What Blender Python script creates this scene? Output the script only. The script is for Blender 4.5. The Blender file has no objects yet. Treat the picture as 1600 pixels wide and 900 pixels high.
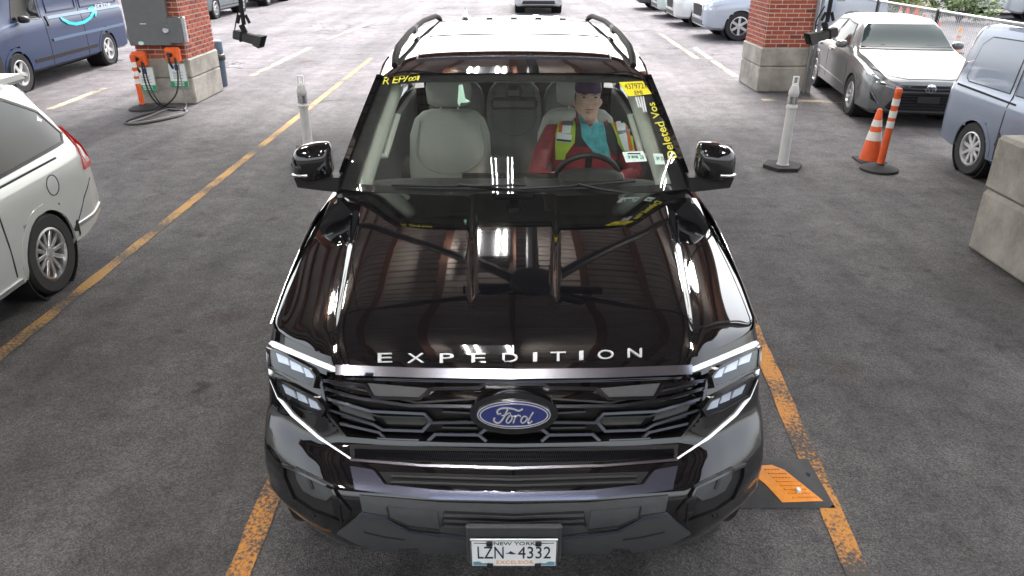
import bpy, bmesh, math, random
from mathutils import Vector, Matrix
from mathutils.geometry import delaunay_2d_cdt
from mathutils.bvhtree import BVHTree
R = math.radians
random.seed(7)
SC = bpy.context.scene
COL = SC.collection

# ------------------------------------------------------------------ camera, sky, sun, exposure
CAM = Vector((0, 0, 2.52)); PITCH = R(25.2); FPX = 1150.0; CX, CY = 803.0, 450.0
cam = bpy.data.cameras.new('camera'); cam.sensor_width = 36; cam.lens = FPX / 1600 * 36
cam.shift_x = -3 / 1600; cam.clip_end = 2000; cam.clip_start = 0.05
camo = bpy.data.objects.new('camera', cam); COL.objects.link(camo)
camo.location = CAM; camo.rotation_euler = (R(90) - PITCH, 0, 0); SC.camera = camo

W = bpy.data.worlds.new('World'); SC.world = W; W.use_nodes = True
nt = W.node_tree; bg = nt.nodes['Background']
sky = nt.nodes.new('ShaderNodeTexSky'); sky.sky_type = 'NISHITA'; sky.sun_disc = False
SUN_EL, SUN_AZ = R(52), R(8)          # sun high beyond the far end of the canopy, thin cloud
sky.sun_elevation = SUN_EL; sky.sun_rotation = SUN_AZ; sky.dust_density = 4; sky.air_density = 1.2
hs = nt.nodes.new('ShaderNodeHueSaturation'); hs.inputs['Saturation'].default_value = 0.3
nt.links.new(sky.outputs[0], hs.inputs['Color']); nt.links.new(hs.outputs[0], bg.inputs[0])
bg.inputs[1].default_value = 0.11
sun = bpy.data.lights.new('sun', 'SUN'); sun.energy = 1.0; sun.angle = R(14); sun.color = (1, .97, .93)
suno = bpy.data.objects.new('sun', sun); COL.objects.link(suno)
suno.rotation_euler = (-(R(90) - SUN_EL), 0, -SUN_AZ)
vs = SC.view_settings
vs.view_transform = 'Standard'; vs.look = 'None'; vs.exposure = 2.45; vs.gamma = 1; vs.use_curve_mapping = False

# ------------------------------------------------------------------ helpers
def ray(px, py):
    f = Vector((0, math.cos(PITCH), -math.sin(PITCH))); u = Vector((0, math.sin(PITCH), math.cos(PITCH)))
    return (f + Vector((1, 0, 0)) * ((px - CX) / FPX) - u * ((py - CY) / FPX)).normalized()
def gp(px, py, z=0.0):
    d = ray(px, py); t = (z - CAM.z) / d.z
    return CAM + d * t
def clampi(v, a, b): return max(a, min(b, v))
def smooth(t): t = clampi(t, 0, 1); return t * t * (3 - 2 * t)
def interp(tab, x):
    if x <= tab[0][0]: return tab[0][1]
    for (a, b), (c, d) in zip(tab, tab[1:]):
        if x <= c: return b + (d - b) * (x - a) / (c - a)
    return tab[-1][1]
def crom(tab, x):                                     # monotone-ish cubic through a table
    n = len(tab)
    if x <= tab[0][0]: return tab[0][1]
    if x >= tab[-1][0]: return tab[-1][1]
    for i in range(n - 1):
        if x <= tab[i + 1][0]: break
    x0, y0 = tab[i]; x1, y1 = tab[i + 1]; h = x1 - x0; s = (y1 - y0) / h
    def slope(j):
        if j == 0 or j == n - 1: return s
        a = (tab[j][1] - tab[j-1][1]) / (tab[j][0] - tab[j-1][0]); b = (tab[j+1][1] - tab[j][1]) / (tab[j+1][0] - tab[j][0])
        return 0 if a * b <= 0 else 2 * a * b / (a + b)
    m0, m1 = slope(i), slope(i + 1); t = (x - x0) / h
    return (2*t**3-3*t*t+1)*y0 + (t**3-2*t*t+t)*h*m0 + (-2*t**3+3*t*t)*y1 + (t**3-t*t)*h*m1

MATS = {}
def mat(name, col, rough=.5, metal=0, coat=0, spec=.5, bump=0, bscale=60, var=0, vscale=8, emit=None, es=1, alpha=None, croug=.03):
    if name in MATS: return MATS[name]
    m = bpy.data.materials.new(name); m.use_nodes = True; n = m.node_tree; b = n.nodes['Principled BSDF']
    b.inputs['Base Color'].default_value = (*col, 1); b.inputs['Roughness'].default_value = rough
    b.inputs['Metallic'].default_value = metal; b.inputs['Coat Weight'].default_value = coat
    if coat == 1: b.inputs['Coat IOR'].default_value = 1.52
    b.inputs['Coat Roughness'].default_value = croug; b.inputs['Specular IOR Level'].default_value = spec
    tc = n.nodes.new('ShaderNodeTexCoord')
    if var:
        nz = n.nodes.new('ShaderNodeTexNoise'); nz.inputs['Scale'].default_value = vscale; nz.inputs['Detail'].default_value = 6
        nz.inputs['Roughness'].default_value = .65
        cr = n.nodes.new('ShaderNodeValToRGB')
        cr.color_ramp.elements[0].position = .3; cr.color_ramp.elements[1].position = .7
        cr.color_ramp.elements[0].color = (*[c * (1 - var) for c in col], 1); cr.color_ramp.elements[1].color = (*[min(1, c * (1 + var)) for c in col], 1)
        n.links.new(tc.outputs['Object'], nz.inputs['Vector']); n.links.new(nz.outputs[0], cr.inputs[0]); n.links.new(cr.outputs[0], b.inputs['Base Color'])
        mr = n.nodes.new('ShaderNodeMapRange'); mr.inputs[3].default_value = max(0, rough - .08); mr.inputs[4].default_value = min(1, rough + .1)
        n.links.new(nz.outputs[0], mr.inputs[0]); n.links.new(mr.outputs[0], b.inputs['Roughness'])
    if bump:
        nb = n.nodes.new('ShaderNodeTexNoise'); nb.inputs['Scale'].default_value = bscale; nb.inputs['Detail'].default_value = 5
        bp = n.nodes.new('ShaderNodeBump'); bp.inputs['Strength'].default_value = bump; bp.inputs['Distance'].default_value = .01
        n.links.new(tc.outputs['Object'], nb.inputs['Vector']); n.links.new(nb.outputs[0], bp.inputs['Height']); n.links.new(bp.outputs[0], b.inputs['Normal'])
    if emit:
        b.inputs['Emission Color'].default_value = (*emit, 1); b.inputs['Emission Strength'].default_value = es
    MATS[name] = m; return m
def glass_mat(name, tint=(.8, .85, .83), dust=0, rough=.0):
    if name in MATS: return MATS[name]
    m = bpy.data.materials.new(name); m.use_nodes = True; n = m.node_tree; n.nodes.clear()
    o = n.nodes.new('ShaderNodeOutputMaterial'); mx = n.nodes.new('ShaderNodeMixShader')
    t = n.nodes.new('ShaderNodeBsdfTransparent'); t.inputs[0].default_value = (*tint, 1)
    g = n.nodes.new('ShaderNodeBsdfGlossy'); g.inputs['Roughness'].default_value = rough
    fr = n.nodes.new('ShaderNodeFresnel'); gi = n.nodes.new('ShaderNodeNewGeometry'); io = n.nodes.new('ShaderNodeMapRange'); io.inputs[3].default_value = 1.5; io.inputs[4].default_value = 1 / 1.5
    n.links.new(gi.outputs['Backfacing'], io.inputs[0]); n.links.new(io.outputs[0], fr.inputs[0])
    df = n.nodes.new('ShaderNodeBsdfDiffuse'); df.inputs[0].default_value = (.6, .6, .58, 1); m2 = n.nodes.new('ShaderNodeMixShader'); m2.inputs[0].default_value = dust
    if dust:
        tc = n.nodes.new('ShaderNodeTexCoord'); dn = n.nodes.new('ShaderNodeTexNoise'); dn.inputs['Scale'].default_value = 2.5; dn.inputs['Detail'].default_value = 7; dr = n.nodes.new('ShaderNodeMapRange'); dr.inputs[1].default_value = .3; dr.inputs[2].default_value = .75; dr.inputs[3].default_value = dust * .4; dr.inputs[4].default_value = dust * 1.8
        n.links.new(tc.outputs['Object'], dn.inputs['Vector']); n.links.new(dn.outputs[0], dr.inputs[0]); n.links.new(dr.outputs[0], m2.inputs[0])
    n.links.new(t.outputs[0], m2.inputs[1]); n.links.new(df.outputs[0], m2.inputs[2])
    n.links.new(fr.outputs[0], mx.inputs[0]); n.links.new(m2.outputs[0], mx.inputs[1]); n.links.new(g.outputs[0], mx.inputs[2]); n.links.new(mx.outputs[0], o.inputs[0])
    MATS[name] = m; return m

def top_loc(p):
    while p.parent: p = p.parent
    return Vector(p.location)
def tag(o, label=None, cat=None, group=None, kind=None):
    if label: o['label'] = label
    if cat: o['category'] = cat
    if group: o['group'] = group
    if kind: o['kind'] = kind
    return o
def empty(name, loc=(0, 0, 0), label=None, cat=None, group=None):
    o = bpy.data.objects.new(name, None); COL.objects.link(o); o.location = loc
    o.empty_display_size = .2
    return tag(o, label, cat, group)
def mesh_of(name, verts, faces, m, smooth_angle=None):
    me = bpy.data.meshes.new(name); me.from_pydata([tuple(v) for v in verts], [], faces); me.update()
    ms = m if isinstance(m, (list, tuple)) else [m]
    for x in ms: me.materials.append(x)
    if smooth_angle is not None:
        me.shade_smooth(); me.set_sharp_from_angle(angle=R(smooth_angle))
    return me
def mk(name, verts, faces, m, parent=None, sm=None, kind=None):
    if parent is not None:
        off = top_loc(parent)
        if off.length > 0: verts = [Vector(v) - off for v in verts]
    o = bpy.data.objects.new(name, mesh_of(name, verts, faces, m, sm)); COL.objects.link(o)
    if parent is not None: o.parent = parent
    if kind: o['kind'] = kind
    return o
class MB:
    def __init__(s): s.v = []; s.f = []
    def add(s, vs, fs, M=None):
        k = len(s.v); s.v += [(M @ Vector(v)) if M else Vector(v) for v in vs]; s.f += [tuple(i + k for i in f) for f in fs]; return s
    def box(s, c, d, bev=0, M=None, seg=1):
        bm = bmesh.new(); bmesh.ops.create_cube(bm, size=1)
        for v in bm.verts: v.co = Vector((v.co.x * d[0], v.co.y * d[1], v.co.z * d[2]))
        if bev: bmesh.ops.bevel(bm, geom=bm.edges[:], offset=bev, segments=seg, affect='EDGES', profile=.6)
        T = Matrix.Translation(c)
        if M: T = T @ M
        bm.verts.index_update()
        s.add([v.co.copy() for v in bm.verts], [[v.index for v in f.verts] for f in bm.faces], T); bm.free(); return s
    def tube(s, pts, r, n=10, cap=True):
        pts = [Vector(p) for p in pts]; k = len(s.v); rs = r if isinstance(r, (list, tuple)) else [r] * len(pts)
        t0 = (pts[1] - pts[0]).normalized(); a = t0.orthogonal().normalized()
        for i, p in enumerate(pts):
            t = (pts[min(i + 1, len(pts) - 1)] - pts[max(i - 1, 0)]).normalized()
            a = (a - t * a.dot(t)).normalized(); b = t.cross(a)
            for j in range(n):
                w = 2 * math.pi * j / n; s.v.append(p + (a * math.cos(w) + b * math.sin(w)) * rs[i])
        for i in range(len(pts) - 1):
            for j in range(n):
                s.f.append((k + i*n + j, k + i*n + (j+1) % n, k + (i+1)*n + (j+1) % n, k + (i+1)*n + j))
        if cap:
            s.f.append(tuple(k + j for j in reversed(range(n)))); s.f.append(tuple(k + (len(pts)-1)*n + j for j in range(n)))
        return s
    def lathe(s, prof, n=24, M=None, closed=False):    # prof: (r,z) list about z axis
        k = len(s.v); P = []
        for r, z in prof:
            for j in range(n):
                w = 2 * math.pi * j / n; P.append(Vector((r * math.cos(w), r * math.sin(w), z)))
        s.v += [(M @ p) if M else p for p in P]; m = len(prof)
        for i in range(m - 1 + (1 if closed else 0)):
            for j in range(n):
                i2 = (i + 1) % m
                s.f.append((k + i*n + j, k + i*n + (j+1) % n, k + i2*n + (j+1) % n, k + i2*n + j))
        if not closed:
            if prof[0][0] > 1e-6: s.f.append(tuple(k + j for j in reversed(range(n))))
            if prof[-1][0] > 1e-6: s.f.append(tuple(k + (m-1)*n + j for j in range(n)))
        return s
    def prism(s, poly, h0, h1, M=None):               # polygon (x,y) extruded in z
        n = len(poly)
        vs = [(x, y, h0) for x, y in poly] + [(x, y, h1) for x, y in poly]
        fs = [tuple(reversed(range(n))), tuple(range(n, 2 * n))] + [(i, (i + 1) % n, n + (i + 1) % n, n + i) for i in range(n)]
        return s.add(vs, fs, M)
    def build(s, name, m, parent=None, sm=35, kind=None): return mk(name, s.v, s.f, m, parent, sm, kind)
def tess(poly, step):
    B = []
    n = len(poly)
    for i in range(n):
        a, b = Vector(poly[i]), Vector(poly[(i + 1) % n]); k = max(1, int((b - a).length / step))
        B += [a + (b - a) * (j / k) for j in range(k)]
    xs = [p.x for p in B]; ys = [p.y for p in B]; pts = list(B)
    def inside(q):
        c = False
        for i in range(len(B)):
            a, b = B[i], B[i - 1]
            if (a.y > q.y) != (b.y > q.y) and q.x < (b.x - a.x) * (q.y - a.y) / (b.y - a.y) + a.x: c = not c
        return c
    y = min(ys) + step * .5
    while y < max(ys):
        x = min(xs) + step * .5
        while x < max(xs):
            q = Vector((x, y))
            if inside(q) and min((q - b).length for b in B) > step * .45: pts.append(q)
            x += step
        y += step
    m = len(B)
    out = delaunay_2d_cdt(pts, [(i, (i + 1) % m) for i in range(m)], [list(range(m))], 1, 1e-5)
    V_ = out[0]
    return V_, [f for f in out[2] if inside(sum((V_[i] for i in f), Vector((0, 0))) / len(f))]
def solid(P, N, tris, off, thick):
    """a sheet with thickness from surface points P, normals N and triangles"""
    idx = {}; front = []; back = []
    ok = [i for i in range(len(P)) if P[i] is not None]
    for i in ok: idx[i] = len(front); front.append(P[i] + N[i] * off); back.append(P[i] + N[i] * (off - thick))
    n = len(front); F = []; cnt = {}
    for t in tris:
        if any(i not in idx for i in t): continue
        t = [idx[i] for i in t]
        nn = (front[t[1]] - front[t[0]]).cross(front[t[2]] - front[t[0]])
        s_ = sum((N[i] for i in [ok[q] for q in t]), Vector())
        if nn.dot(s_) < 0: t = t[::-1]
        F.append(tuple(t)); F.append(tuple(n + i for i in reversed(t)))
        for i in range(len(t)):
            e = (t[i], t[(i + 1) % len(t)]); cnt[e] = cnt.get(e, 0) + 1
    for (a, b) in list(cnt):
        if (b, a) not in cnt: F.append((b, a, n + a, n + b))
    return front + back, F
def patch(name, poly, caster, off, thick, m, parent, step, sm=30, kind=None):
    if isinstance(poly, Rib):
        pts = []; R_ = [poly[0]]
        for (a, b), (c, d) in zip(poly, poly[1:]):
            k = max(1, int((c - a).length / step)); R_ += [(a + (c - a) * (q / k), b + (d - b) * (q / k)) for q in range(1, k + 1)]
        for a, b in R_: pts += [a, b]
        tris = [t for i in range(len(R_) - 1) for t in ((2*i, 2*i+1, 2*i+3), (2*i, 2*i+3, 2*i+2))]
    else: pts, tris = tess(poly, step)
    P = []; N = []
    for q in pts:
        h = caster(q.x, q.y); P.append(h[0] if h else None); N.append(h[1] if h else Vector((0, 0, 1)))
    v, f = solid(P, N, tris, off, thick)
    if not f: return None
    return mk(name, v, f, m, parent, sm, kind)
class Rib(list): pass
def ribbon(line, w):
    """a strip along a polyline: list of (a, b) edge pairs"""
    L = [Vector(p) for p in line]; out = Rib(); closed = (L[0] - L[-1]).length < 1e-6
    for i, p in enumerate(L):
        d1 = (p - L[i - 1]).normalized() if i else ((p - L[-2]).normalized() if closed else None)
        d2 = (L[i + 1] - p).normalized() if i < len(L) - 1 else ((L[1] - p).normalized() if closed else None)
        d = ((d1 or d2) + (d2 or d1)).normalized(); nrm = Vector((-d.y, d.x))
        k = 1 / max(.5, nrm.dot(Vector((-(d2 or d1).y, (d2 or d1).x))))
        ww = w[i] if isinstance(w, (list, tuple)) else w
        out.append((p + nrm * ww * .5 * k, p - nrm * ww * .5 * k))
    return out
def caster_of(bvh, kind, sgn=1, off=Vector((0, 0, 0))):
    def c(a, b):
        if kind == 'px': o, d = CAM.copy(), ray(a, b)
        elif kind == 'side': o, d = Vector((sgn * 6, a, b)), Vector((-sgn, 0, 0))
        elif kind == 'front': o, d = Vector((a, -30, b)), Vector((0, 1, 0))
        elif kind == 'rear': o, d = Vector((a, 30, b)), Vector((0, -1, 0))
        else: o, d = Vector((a, b, 12)), Vector((0, 0, -1))
        h = bvh.ray_cast(o, d)
        if h[0] is None: return None
        n = h[1]
        if n.dot(d) > 0: n = -n
        return h[0], n
    return c
def mir(poly):
    if isinstance(poly, Rib): return Rib([(Vector((2 * CX - b.x, b.y)), Vector((2 * CX - a.x, a.y))) for a, b in poly])
    return [(2 * CX - x, y) for x, y in poly][::-1]
_txt = {}
def text2d(s):
    """outline of a string as 2-D triangles, normalised to a 0..1 box (width, height)"""
    if s in _txt: return _txt[s]
    c = bpy.data.curves.new('t', 'FONT'); c.body = s; c.size = 1; c.resolution_u = 3
    o = bpy.data.objects.new('t', c); COL.objects.link(o)
    dg = bpy.context.evaluated_depsgraph_get(); me = bpy.data.meshes.new_from_object(o.evaluated_get(dg))
    bm = bmesh.new(); bm.from_mesh(me); bmesh.ops.remove_doubles(bm, verts=bm.verts[:], dist=1e-5); bmesh.ops.triangulate(bm, faces=bm.faces[:]); bmesh.ops.subdivide_edges(bm, edges=[e for e in bm.edges if e.calc_length() > .2], cuts=2); bmesh.ops.triangulate(bm, faces=bm.faces[:]); bm.verts.index_update()
    P = [v.co.to_2d() for v in bm.verts]; T = [[v.index for v in f.verts] for f in bm.faces]; bm.free()
    bpy.data.objects.remove(o); bpy.data.curves.remove(c); bpy.data.meshes.remove(me)
    x0 = min(p.x for p in P); x1 = max(p.x for p in P); y0 = min(p.y for p in P); y1 = max(p.y for p in P)
    _txt[s] = ([Vector(((p.x - x0) / (x1 - x0), (p.y - y0) / (y1 - y0))) for p in P], T); return _txt[s]
def text_on(name, s, place, caster, off, thick, m, parent, kind=None):
    """place(u,v) gives the caster's 2-D coordinates"""
    pts, T = text2d(s); P = []; N = []
    for q in pts:
        h = caster(*place(q.x, q.y)); P.append(h[0] if h else None); N.append(h[1] if h else Vector((0, 0, 1)))
    v, f = solid(P, N, T, off, thick)
    return mk(name, v, f, m, parent, None, kind) if f else None
def plane_caster(o, ux, uy):
    """flat board: (a,b) metres along ux, uy from o"""
    o, ux, uy = Vector(o), Vector(ux).normalized(), Vector(uy).normalized(); n = ux.cross(uy)
    return lambda a, b: (o + ux * a + uy * b, n)
def bvh_of(v, f): return BVHTree.FromPolygons([tuple(x) for x in v], f)
def grid(nu, nv, fn):
    v = [Vector(fn(i / nu, j / nv)) for j in range(nv + 1) for i in range(nu + 1)]
    f = [(j*(nu+1)+i, j*(nu+1)+i+1, (j+1)*(nu+1)+i+1, (j+1)*(nu+1)+i) for j in range(nv) for i in range(nu)]
    return v, f

# ------------------------------------------------------------------ shared materials
PAINT = mat('black_paint', (.005, .005, .006), .04, coat=1, spec=.3, croug=.012)
GLOSS = mat('gloss_black_trim', (.008, .008, .009), .12, coat=.6)
PLAST = mat('grey_plastic', (.045, .046, .05), .5, bump=.15, bscale=500, var=.12, vscale=30)
DKPL = mat('dark_plastic', (.016, .016, .018), .45, bump=.1, bscale=400)
CHROME = mat('satin_chrome', (.52, .53, .62), .18, metal=1)
BRIGHT = mat('bright_metal', (.75, .76, .78), .25, metal=1)
DCHR = mat('dark_chrome', (.075, .075, .09), .25, metal=1)
RUBBER = mat('tyre_rubber', (.02, .02, .021), .75, bump=.3, bscale=120, var=.25)
LAMPG = glass_mat('lamp_glass', (.9, .92, .95))
WSG = glass_mat('windscreen_glass', (.87, .92, .89), .022)
SIDEG = glass_mat('side_glass', (.85, .88, .87))
BLK = mat('matt_black', (.006, .006, .007), .8)
DRL = mat('lit_daytime_lamp', (.7, .73, .8), .3, emit=(.95, .97, 1), es=.12)
WHITE = mat('white_paint', (.75, .76, .78), .4, var=.05)
CONC = mat('cast_concrete', (.30, .28, .25), .85, bump=.7, bscale=22, var=.45, vscale=2.2)
STEEL = mat('grey_steel', (.22, .225, .23), .45, metal=.3, var=.1)
ORANGE = mat('safety_orange', (.75, .12, .02), .5, var=.12)
# ------------------------------------------------------------------ ground
def asphalt():
    m = bpy.data.materials.new('asphalt'); m.use_nodes = True; n = m.node_tree; L = n.links.new; b = n.nodes['Principled BSDF']
    tc = n.nodes.new('ShaderNodeTexCoord')
    def noise(sc, det=6, ro=.6, vec=None):
        x = n.nodes.new('ShaderNodeTexNoise'); x.inputs['Scale'].default_value = sc; x.inputs['Detail'].default_value = det; x.inputs['Roughness'].default_value = ro
        L(vec or tc.outputs['Object'], x.inputs['Vector']); return x
    def ramp(src, p0, c0, p1, c1):
        r = n.nodes.new('ShaderNodeValToRGB'); e = r.color_ramp.elements; e[0].position = p0; e[0].color = (*c0, 1); e[1].position = p1; e[1].color = (*c1, 1)
        L(src, r.inputs[0]); return r
    def mul(a, c, fac=1):
        x = n.nodes.new('ShaderNodeMix'); x.data_type = 'RGBA'; x.blend_type = 'MULTIPLY'; x.inputs[0].default_value = fac
        L(a, x.inputs[6]); L(c, x.inputs[7]); return x.outputs[2]
    vor = n.nodes.new('ShaderNodeTexVoronoi'); vor.inputs['Scale'].default_value = 120; L(tc.outputs['Object'], vor.inputs['Vector'])
    big = noise(.35, 8, .65); mid = noise(3, 8, .7); fine = noise(160, 3)
    base = ramp(big.outputs[0], .3, (.078, .077, .080), .72, (.155, .152, .154))
    c = mul(base.outputs[0], ramp(mid.outputs[0], .3, (.62, .61, .61), .7, (1.2, 1.19, 1.18)).outputs[0])
    c = mul(c, ramp(fine.outputs[0], .32, (.66, .66, .66), .68, (1.34, 1.34, 1.34)).outputs[0])
    grain = n.nodes.new('ShaderNodeSeparateColor'); L(vor.outputs['Color'], grain.inputs[0])
    c = mul(c, ramp(grain.outputs[0], .15, (.7, .7, .7), .92, (1.4, 1.38, 1.37)).outputs[0])
    lm = n.nodes.new('ShaderNodeMapping'); lm.inputs['Scale'].default_value = (1.1, .07, 1); L(tc.outputs['Object'], lm.inputs['Vector'])
    c = mul(c, ramp(noise(1.0, 5, .6, lm.outputs[0]).outputs[0], .35, (.68, .67, .67), .62, (1.12, 1.1, 1.1)).outputs[0])
    c = mul(c, ramp(noise(9, 5, .75).outputs[0], .28, (.7, .7, .7), .5, (1.06, 1.06, 1.06)).outputs[0])
    wv = noise(.9, 4); mixv = n.nodes.new('ShaderNodeVectorMath'); mixv.operation = 'SCALE'; mixv.inputs[3].default_value = 1.6
    L(wv.outputs['Color'], mixv.inputs[0]); addv = n.nodes.new('ShaderNodeVectorMath'); L(tc.outputs['Object'], addv.inputs[0]); L(mixv.outputs[0], addv.inputs[1])
    sc = n.nodes.new('ShaderNodeMapping'); sc.inputs['Scale'].default_value = (.22, .5, 1); L(addv.outputs[0], sc.inputs['Vector'])
    cr = n.nodes.new('ShaderNodeTexVoronoi'); cr.feature = 'DISTANCE_TO_EDGE'; cr.inputs['Scale'].default_value = .55; L(sc.outputs[0], cr.inputs['Vector'])
    crk = ramp(cr.outputs['Distance'], .004, (1, 1, 1), .016, (0, 0, 0))
    msk = ramp(noise(.22, 3).outputs[0], .5, (0, 0, 0), .58, (1, 1, 1)); ck = mul(crk.outputs[0], msk.outputs[0])
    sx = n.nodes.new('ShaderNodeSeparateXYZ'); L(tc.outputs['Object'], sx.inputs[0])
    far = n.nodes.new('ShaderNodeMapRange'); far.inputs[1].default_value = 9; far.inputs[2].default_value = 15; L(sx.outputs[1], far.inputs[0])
    kk = n.nodes.new('ShaderNodeMath'); kk.operation = 'MULTIPLY'; L(ck, kk.inputs[0]); L(far.outputs[0], kk.inputs[1])
    # open lot lightened: weathering, plus the daylight beyond the canopy put into the colour
    weathered_lit = n.nodes.new('ShaderNodeMix'); weathered_lit.data_type = 'RGBA'; weathered_lit.blend_type = 'MULTIPLY'; L(far.outputs[0], weathered_lit.inputs[0]); L(c, weathered_lit.inputs[6]); weathered_lit.inputs[7].default_value = (1.4, 1.34, 1.42, 1)
    dk = n.nodes.new('ShaderNodeMix'); dk.data_type = 'RGBA'; L(kk.outputs[0], dk.inputs[0]); L(weathered_lit.outputs[2], dk.inputs[6]); dk.inputs[7].default_value = (.02, .019, .02, 1)
    # oil and dirt spots
    spots = ramp(noise(2.2, 3).outputs[0], .66, (1, 1, 1), .73, (.55, .48, .42)); dk2 = mul(dk.outputs[2], spots.outputs[0]); oil = ramp(noise(.75, 2).outputs[0], .64, (1, 1, 1), .72, (.60, .53, .46)); L(mul(dk2, oil.outputs[0]), b.inputs['Base Color'])
    b.inputs['Roughness'].default_value = .8; b.inputs['Specular IOR Level'].default_value = .35
    bp = n.nodes.new('ShaderNodeBump'); bp.inputs['Strength'].default_value = .8; bp.inputs['Distance'].default_value = .012
    ad = n.nodes.new('ShaderNodeMath'); L(vor.outputs['Distance'], ad.inputs[0]); L(fine.outputs[0], ad.inputs[1]); L(ad.outputs[0], bp.inputs['Height']); L(bp.outputs[0], b.inputs['Normal'])
    return m
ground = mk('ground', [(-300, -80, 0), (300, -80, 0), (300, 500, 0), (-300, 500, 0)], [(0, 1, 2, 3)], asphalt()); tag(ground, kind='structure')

def worn_paint(name, col, lo, hi):
    m = bpy.data.materials.new(name); m.use_nodes = True; n = m.node_tree; L = n.links.new; b = n.nodes['Principled BSDF']
    tc = n.nodes.new('ShaderNodeTexCoord'); a = n.nodes.new('ShaderNodeTexNoise'); a.inputs['Scale'].default_value = 55; a.inputs['Detail'].default_value = 8; a.inputs['Roughness'].default_value = .75
    a2 = n.nodes.new('ShaderNodeTexNoise'); a2.inputs['Scale'].default_value = 1.7; a2.inputs['Detail'].default_value = 5
    L(tc.outputs['Object'], a.inputs['Vector']); L(tc.outputs['Object'], a2.inputs['Vector'])
    s = n.nodes.new('ShaderNodeMath'); L(a.outputs[0], s.inputs[0]); L(a2.outputs[0], s.inputs[1])
    r = n.nodes.new('ShaderNodeValToRGB'); e = r.color_ramp.elements; e[0].position = lo; e[0].color = (.07, .067, .066, 1); e[1].position = hi; e[1].color = (*col, 1)
    h = n.nodes.new('ShaderNodeMath'); h.operation = 'MULTIPLY'; h.inputs[1].default_value = .5; L(s.outputs[0], h.inputs[0]); L(h.outputs[0], r.inputs[0])
    L(r.outputs[0], b.inputs['Base Color']); b.inputs['Roughness'].default_value = .8
    bp = n.nodes.new('ShaderNodeBump'); bp.inputs['Strength'].default_value = .6; bp.inputs['Distance'].default_value = .01; L(a.outputs[0], bp.inputs['Height']); L(bp.outputs[0], b.inputs['Normal'])
    return m
YEL = worn_paint('worn_yellow_paint', (.58, .25, .05), .475, .54)
PALE = worn_paint('faded_paint', (.5, .42, .26), .45, .56)
def stripe(a, b, w, m, z=.004):
    a, b = Vector((a[0], a[1], z)), Vector((b[0], b[1], z)); d = (b - a).normalized(); s = Vector((-d.y, d.x, 0)) * w * .5
    n = max(2, int((b - a).length / .12)); L = []; Rr = []
    rnd = random.Random(int(a.x * 100))
    for i in range(n + 1):
        p = a + (b - a) * (i / n); L.append(p + s * (1 + rnd.uniform(-.12, .12))); Rr.append(p - s * (1 + rnd.uniform(-.12, .12)))
    return mk('painted_line', L + Rr, [(i, n + 1 + i, n + 2 + i, i + 1) for i in range(n)], m, ground)
def ext(p, q, t0, t1): return (p + (q - p) * t0, p + (q - p) * t1)
def g2(px, py): v = gp(px, py); return Vector((v.x, v.y))
YEL2 = worn_paint('yellow_paint', (.46, .26, .08), .43, .53)
stripe(*ext(g2(0, 555), g2(400, 235), -.8, 2.6), .105, YEL2)
stripe(*ext(g2(1194, 557), g2(1320, 850), -.6, 2.2), .11, YEL)
stripe(*ext(g2(437, 740), g2(385, 870), -2.0, 2.2), .11, YEL)
stripe(g2(1085, 75), g2(1150, 120), .13, PALE); stripe(g2(1030, 52), g2(1090, 92), .13, PALE)
stripe(g2(394, 118), g2(486, 74), .14, PALE); stripe(g2(77, 171), g2(163, 138), .14, PALE); stripe(g2(510, 62), g2(600, 28), .14, PALE)
stripe(g2(1190, 156), g2(1330, 160), .2, PALE)

# ------------------------------------------------------------------ canopy over the inspection lanes
CZ = 5.3
canopy = empty('canopy', (0, 0, 0), 'brown steel canopy roof on rafters sheltering the inspection lanes', 'canopy')
DECK = mat('canopy_deck', (.58, .51, .46), .75, var=.18, vscale=2)
RUST = mat('rust_brown_steel', (.17, .075, .045), .6, var=.25, vscale=5)
X0, X1, Y0, Y1 = -9.5, 6.6, -9.0, 14.9
mb = MB(); y = Y0
while y < Y1:
    mb.box(((X0 + X1) / 2, y + .19, CZ + .06 + random.uniform(-.006, .006)), (X1 - X0, .165, .06)); y += .205
mb.build('deck_boards', DECK, canopy, kind='stuff')
MB().box(((X0 + X1) / 2, (Y0 + Y1) / 2, CZ + .2), (X1 - X0 + .3, Y1 - Y0 + .3, .12)).build('roof_sheet', RUST, canopy)
x = X0 + .3
while x < X1:
    m_ = MB(); m_.box((x, (Y0 + Y1) / 2, CZ - .02), (.05, Y1 - Y0, .2)); m_.box((x, (Y0 + Y1) / 2, CZ - .13), (.13, Y1 - Y0, .02)); m_.build('rafter', RUST, canopy); x += 1.02
for y in (Y0, Y1): MB().box(((X0 + X1) / 2, y, CZ - .1), (X1 - X0 + .35, .16, .55)).build('fascia', RUST, canopy)
for x in (X0, X1): MB().box((x, (Y0 + Y1) / 2, CZ - .1), (.16, Y1 - Y0 - .18, .55)).build('fascia', RUST, canopy)
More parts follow.
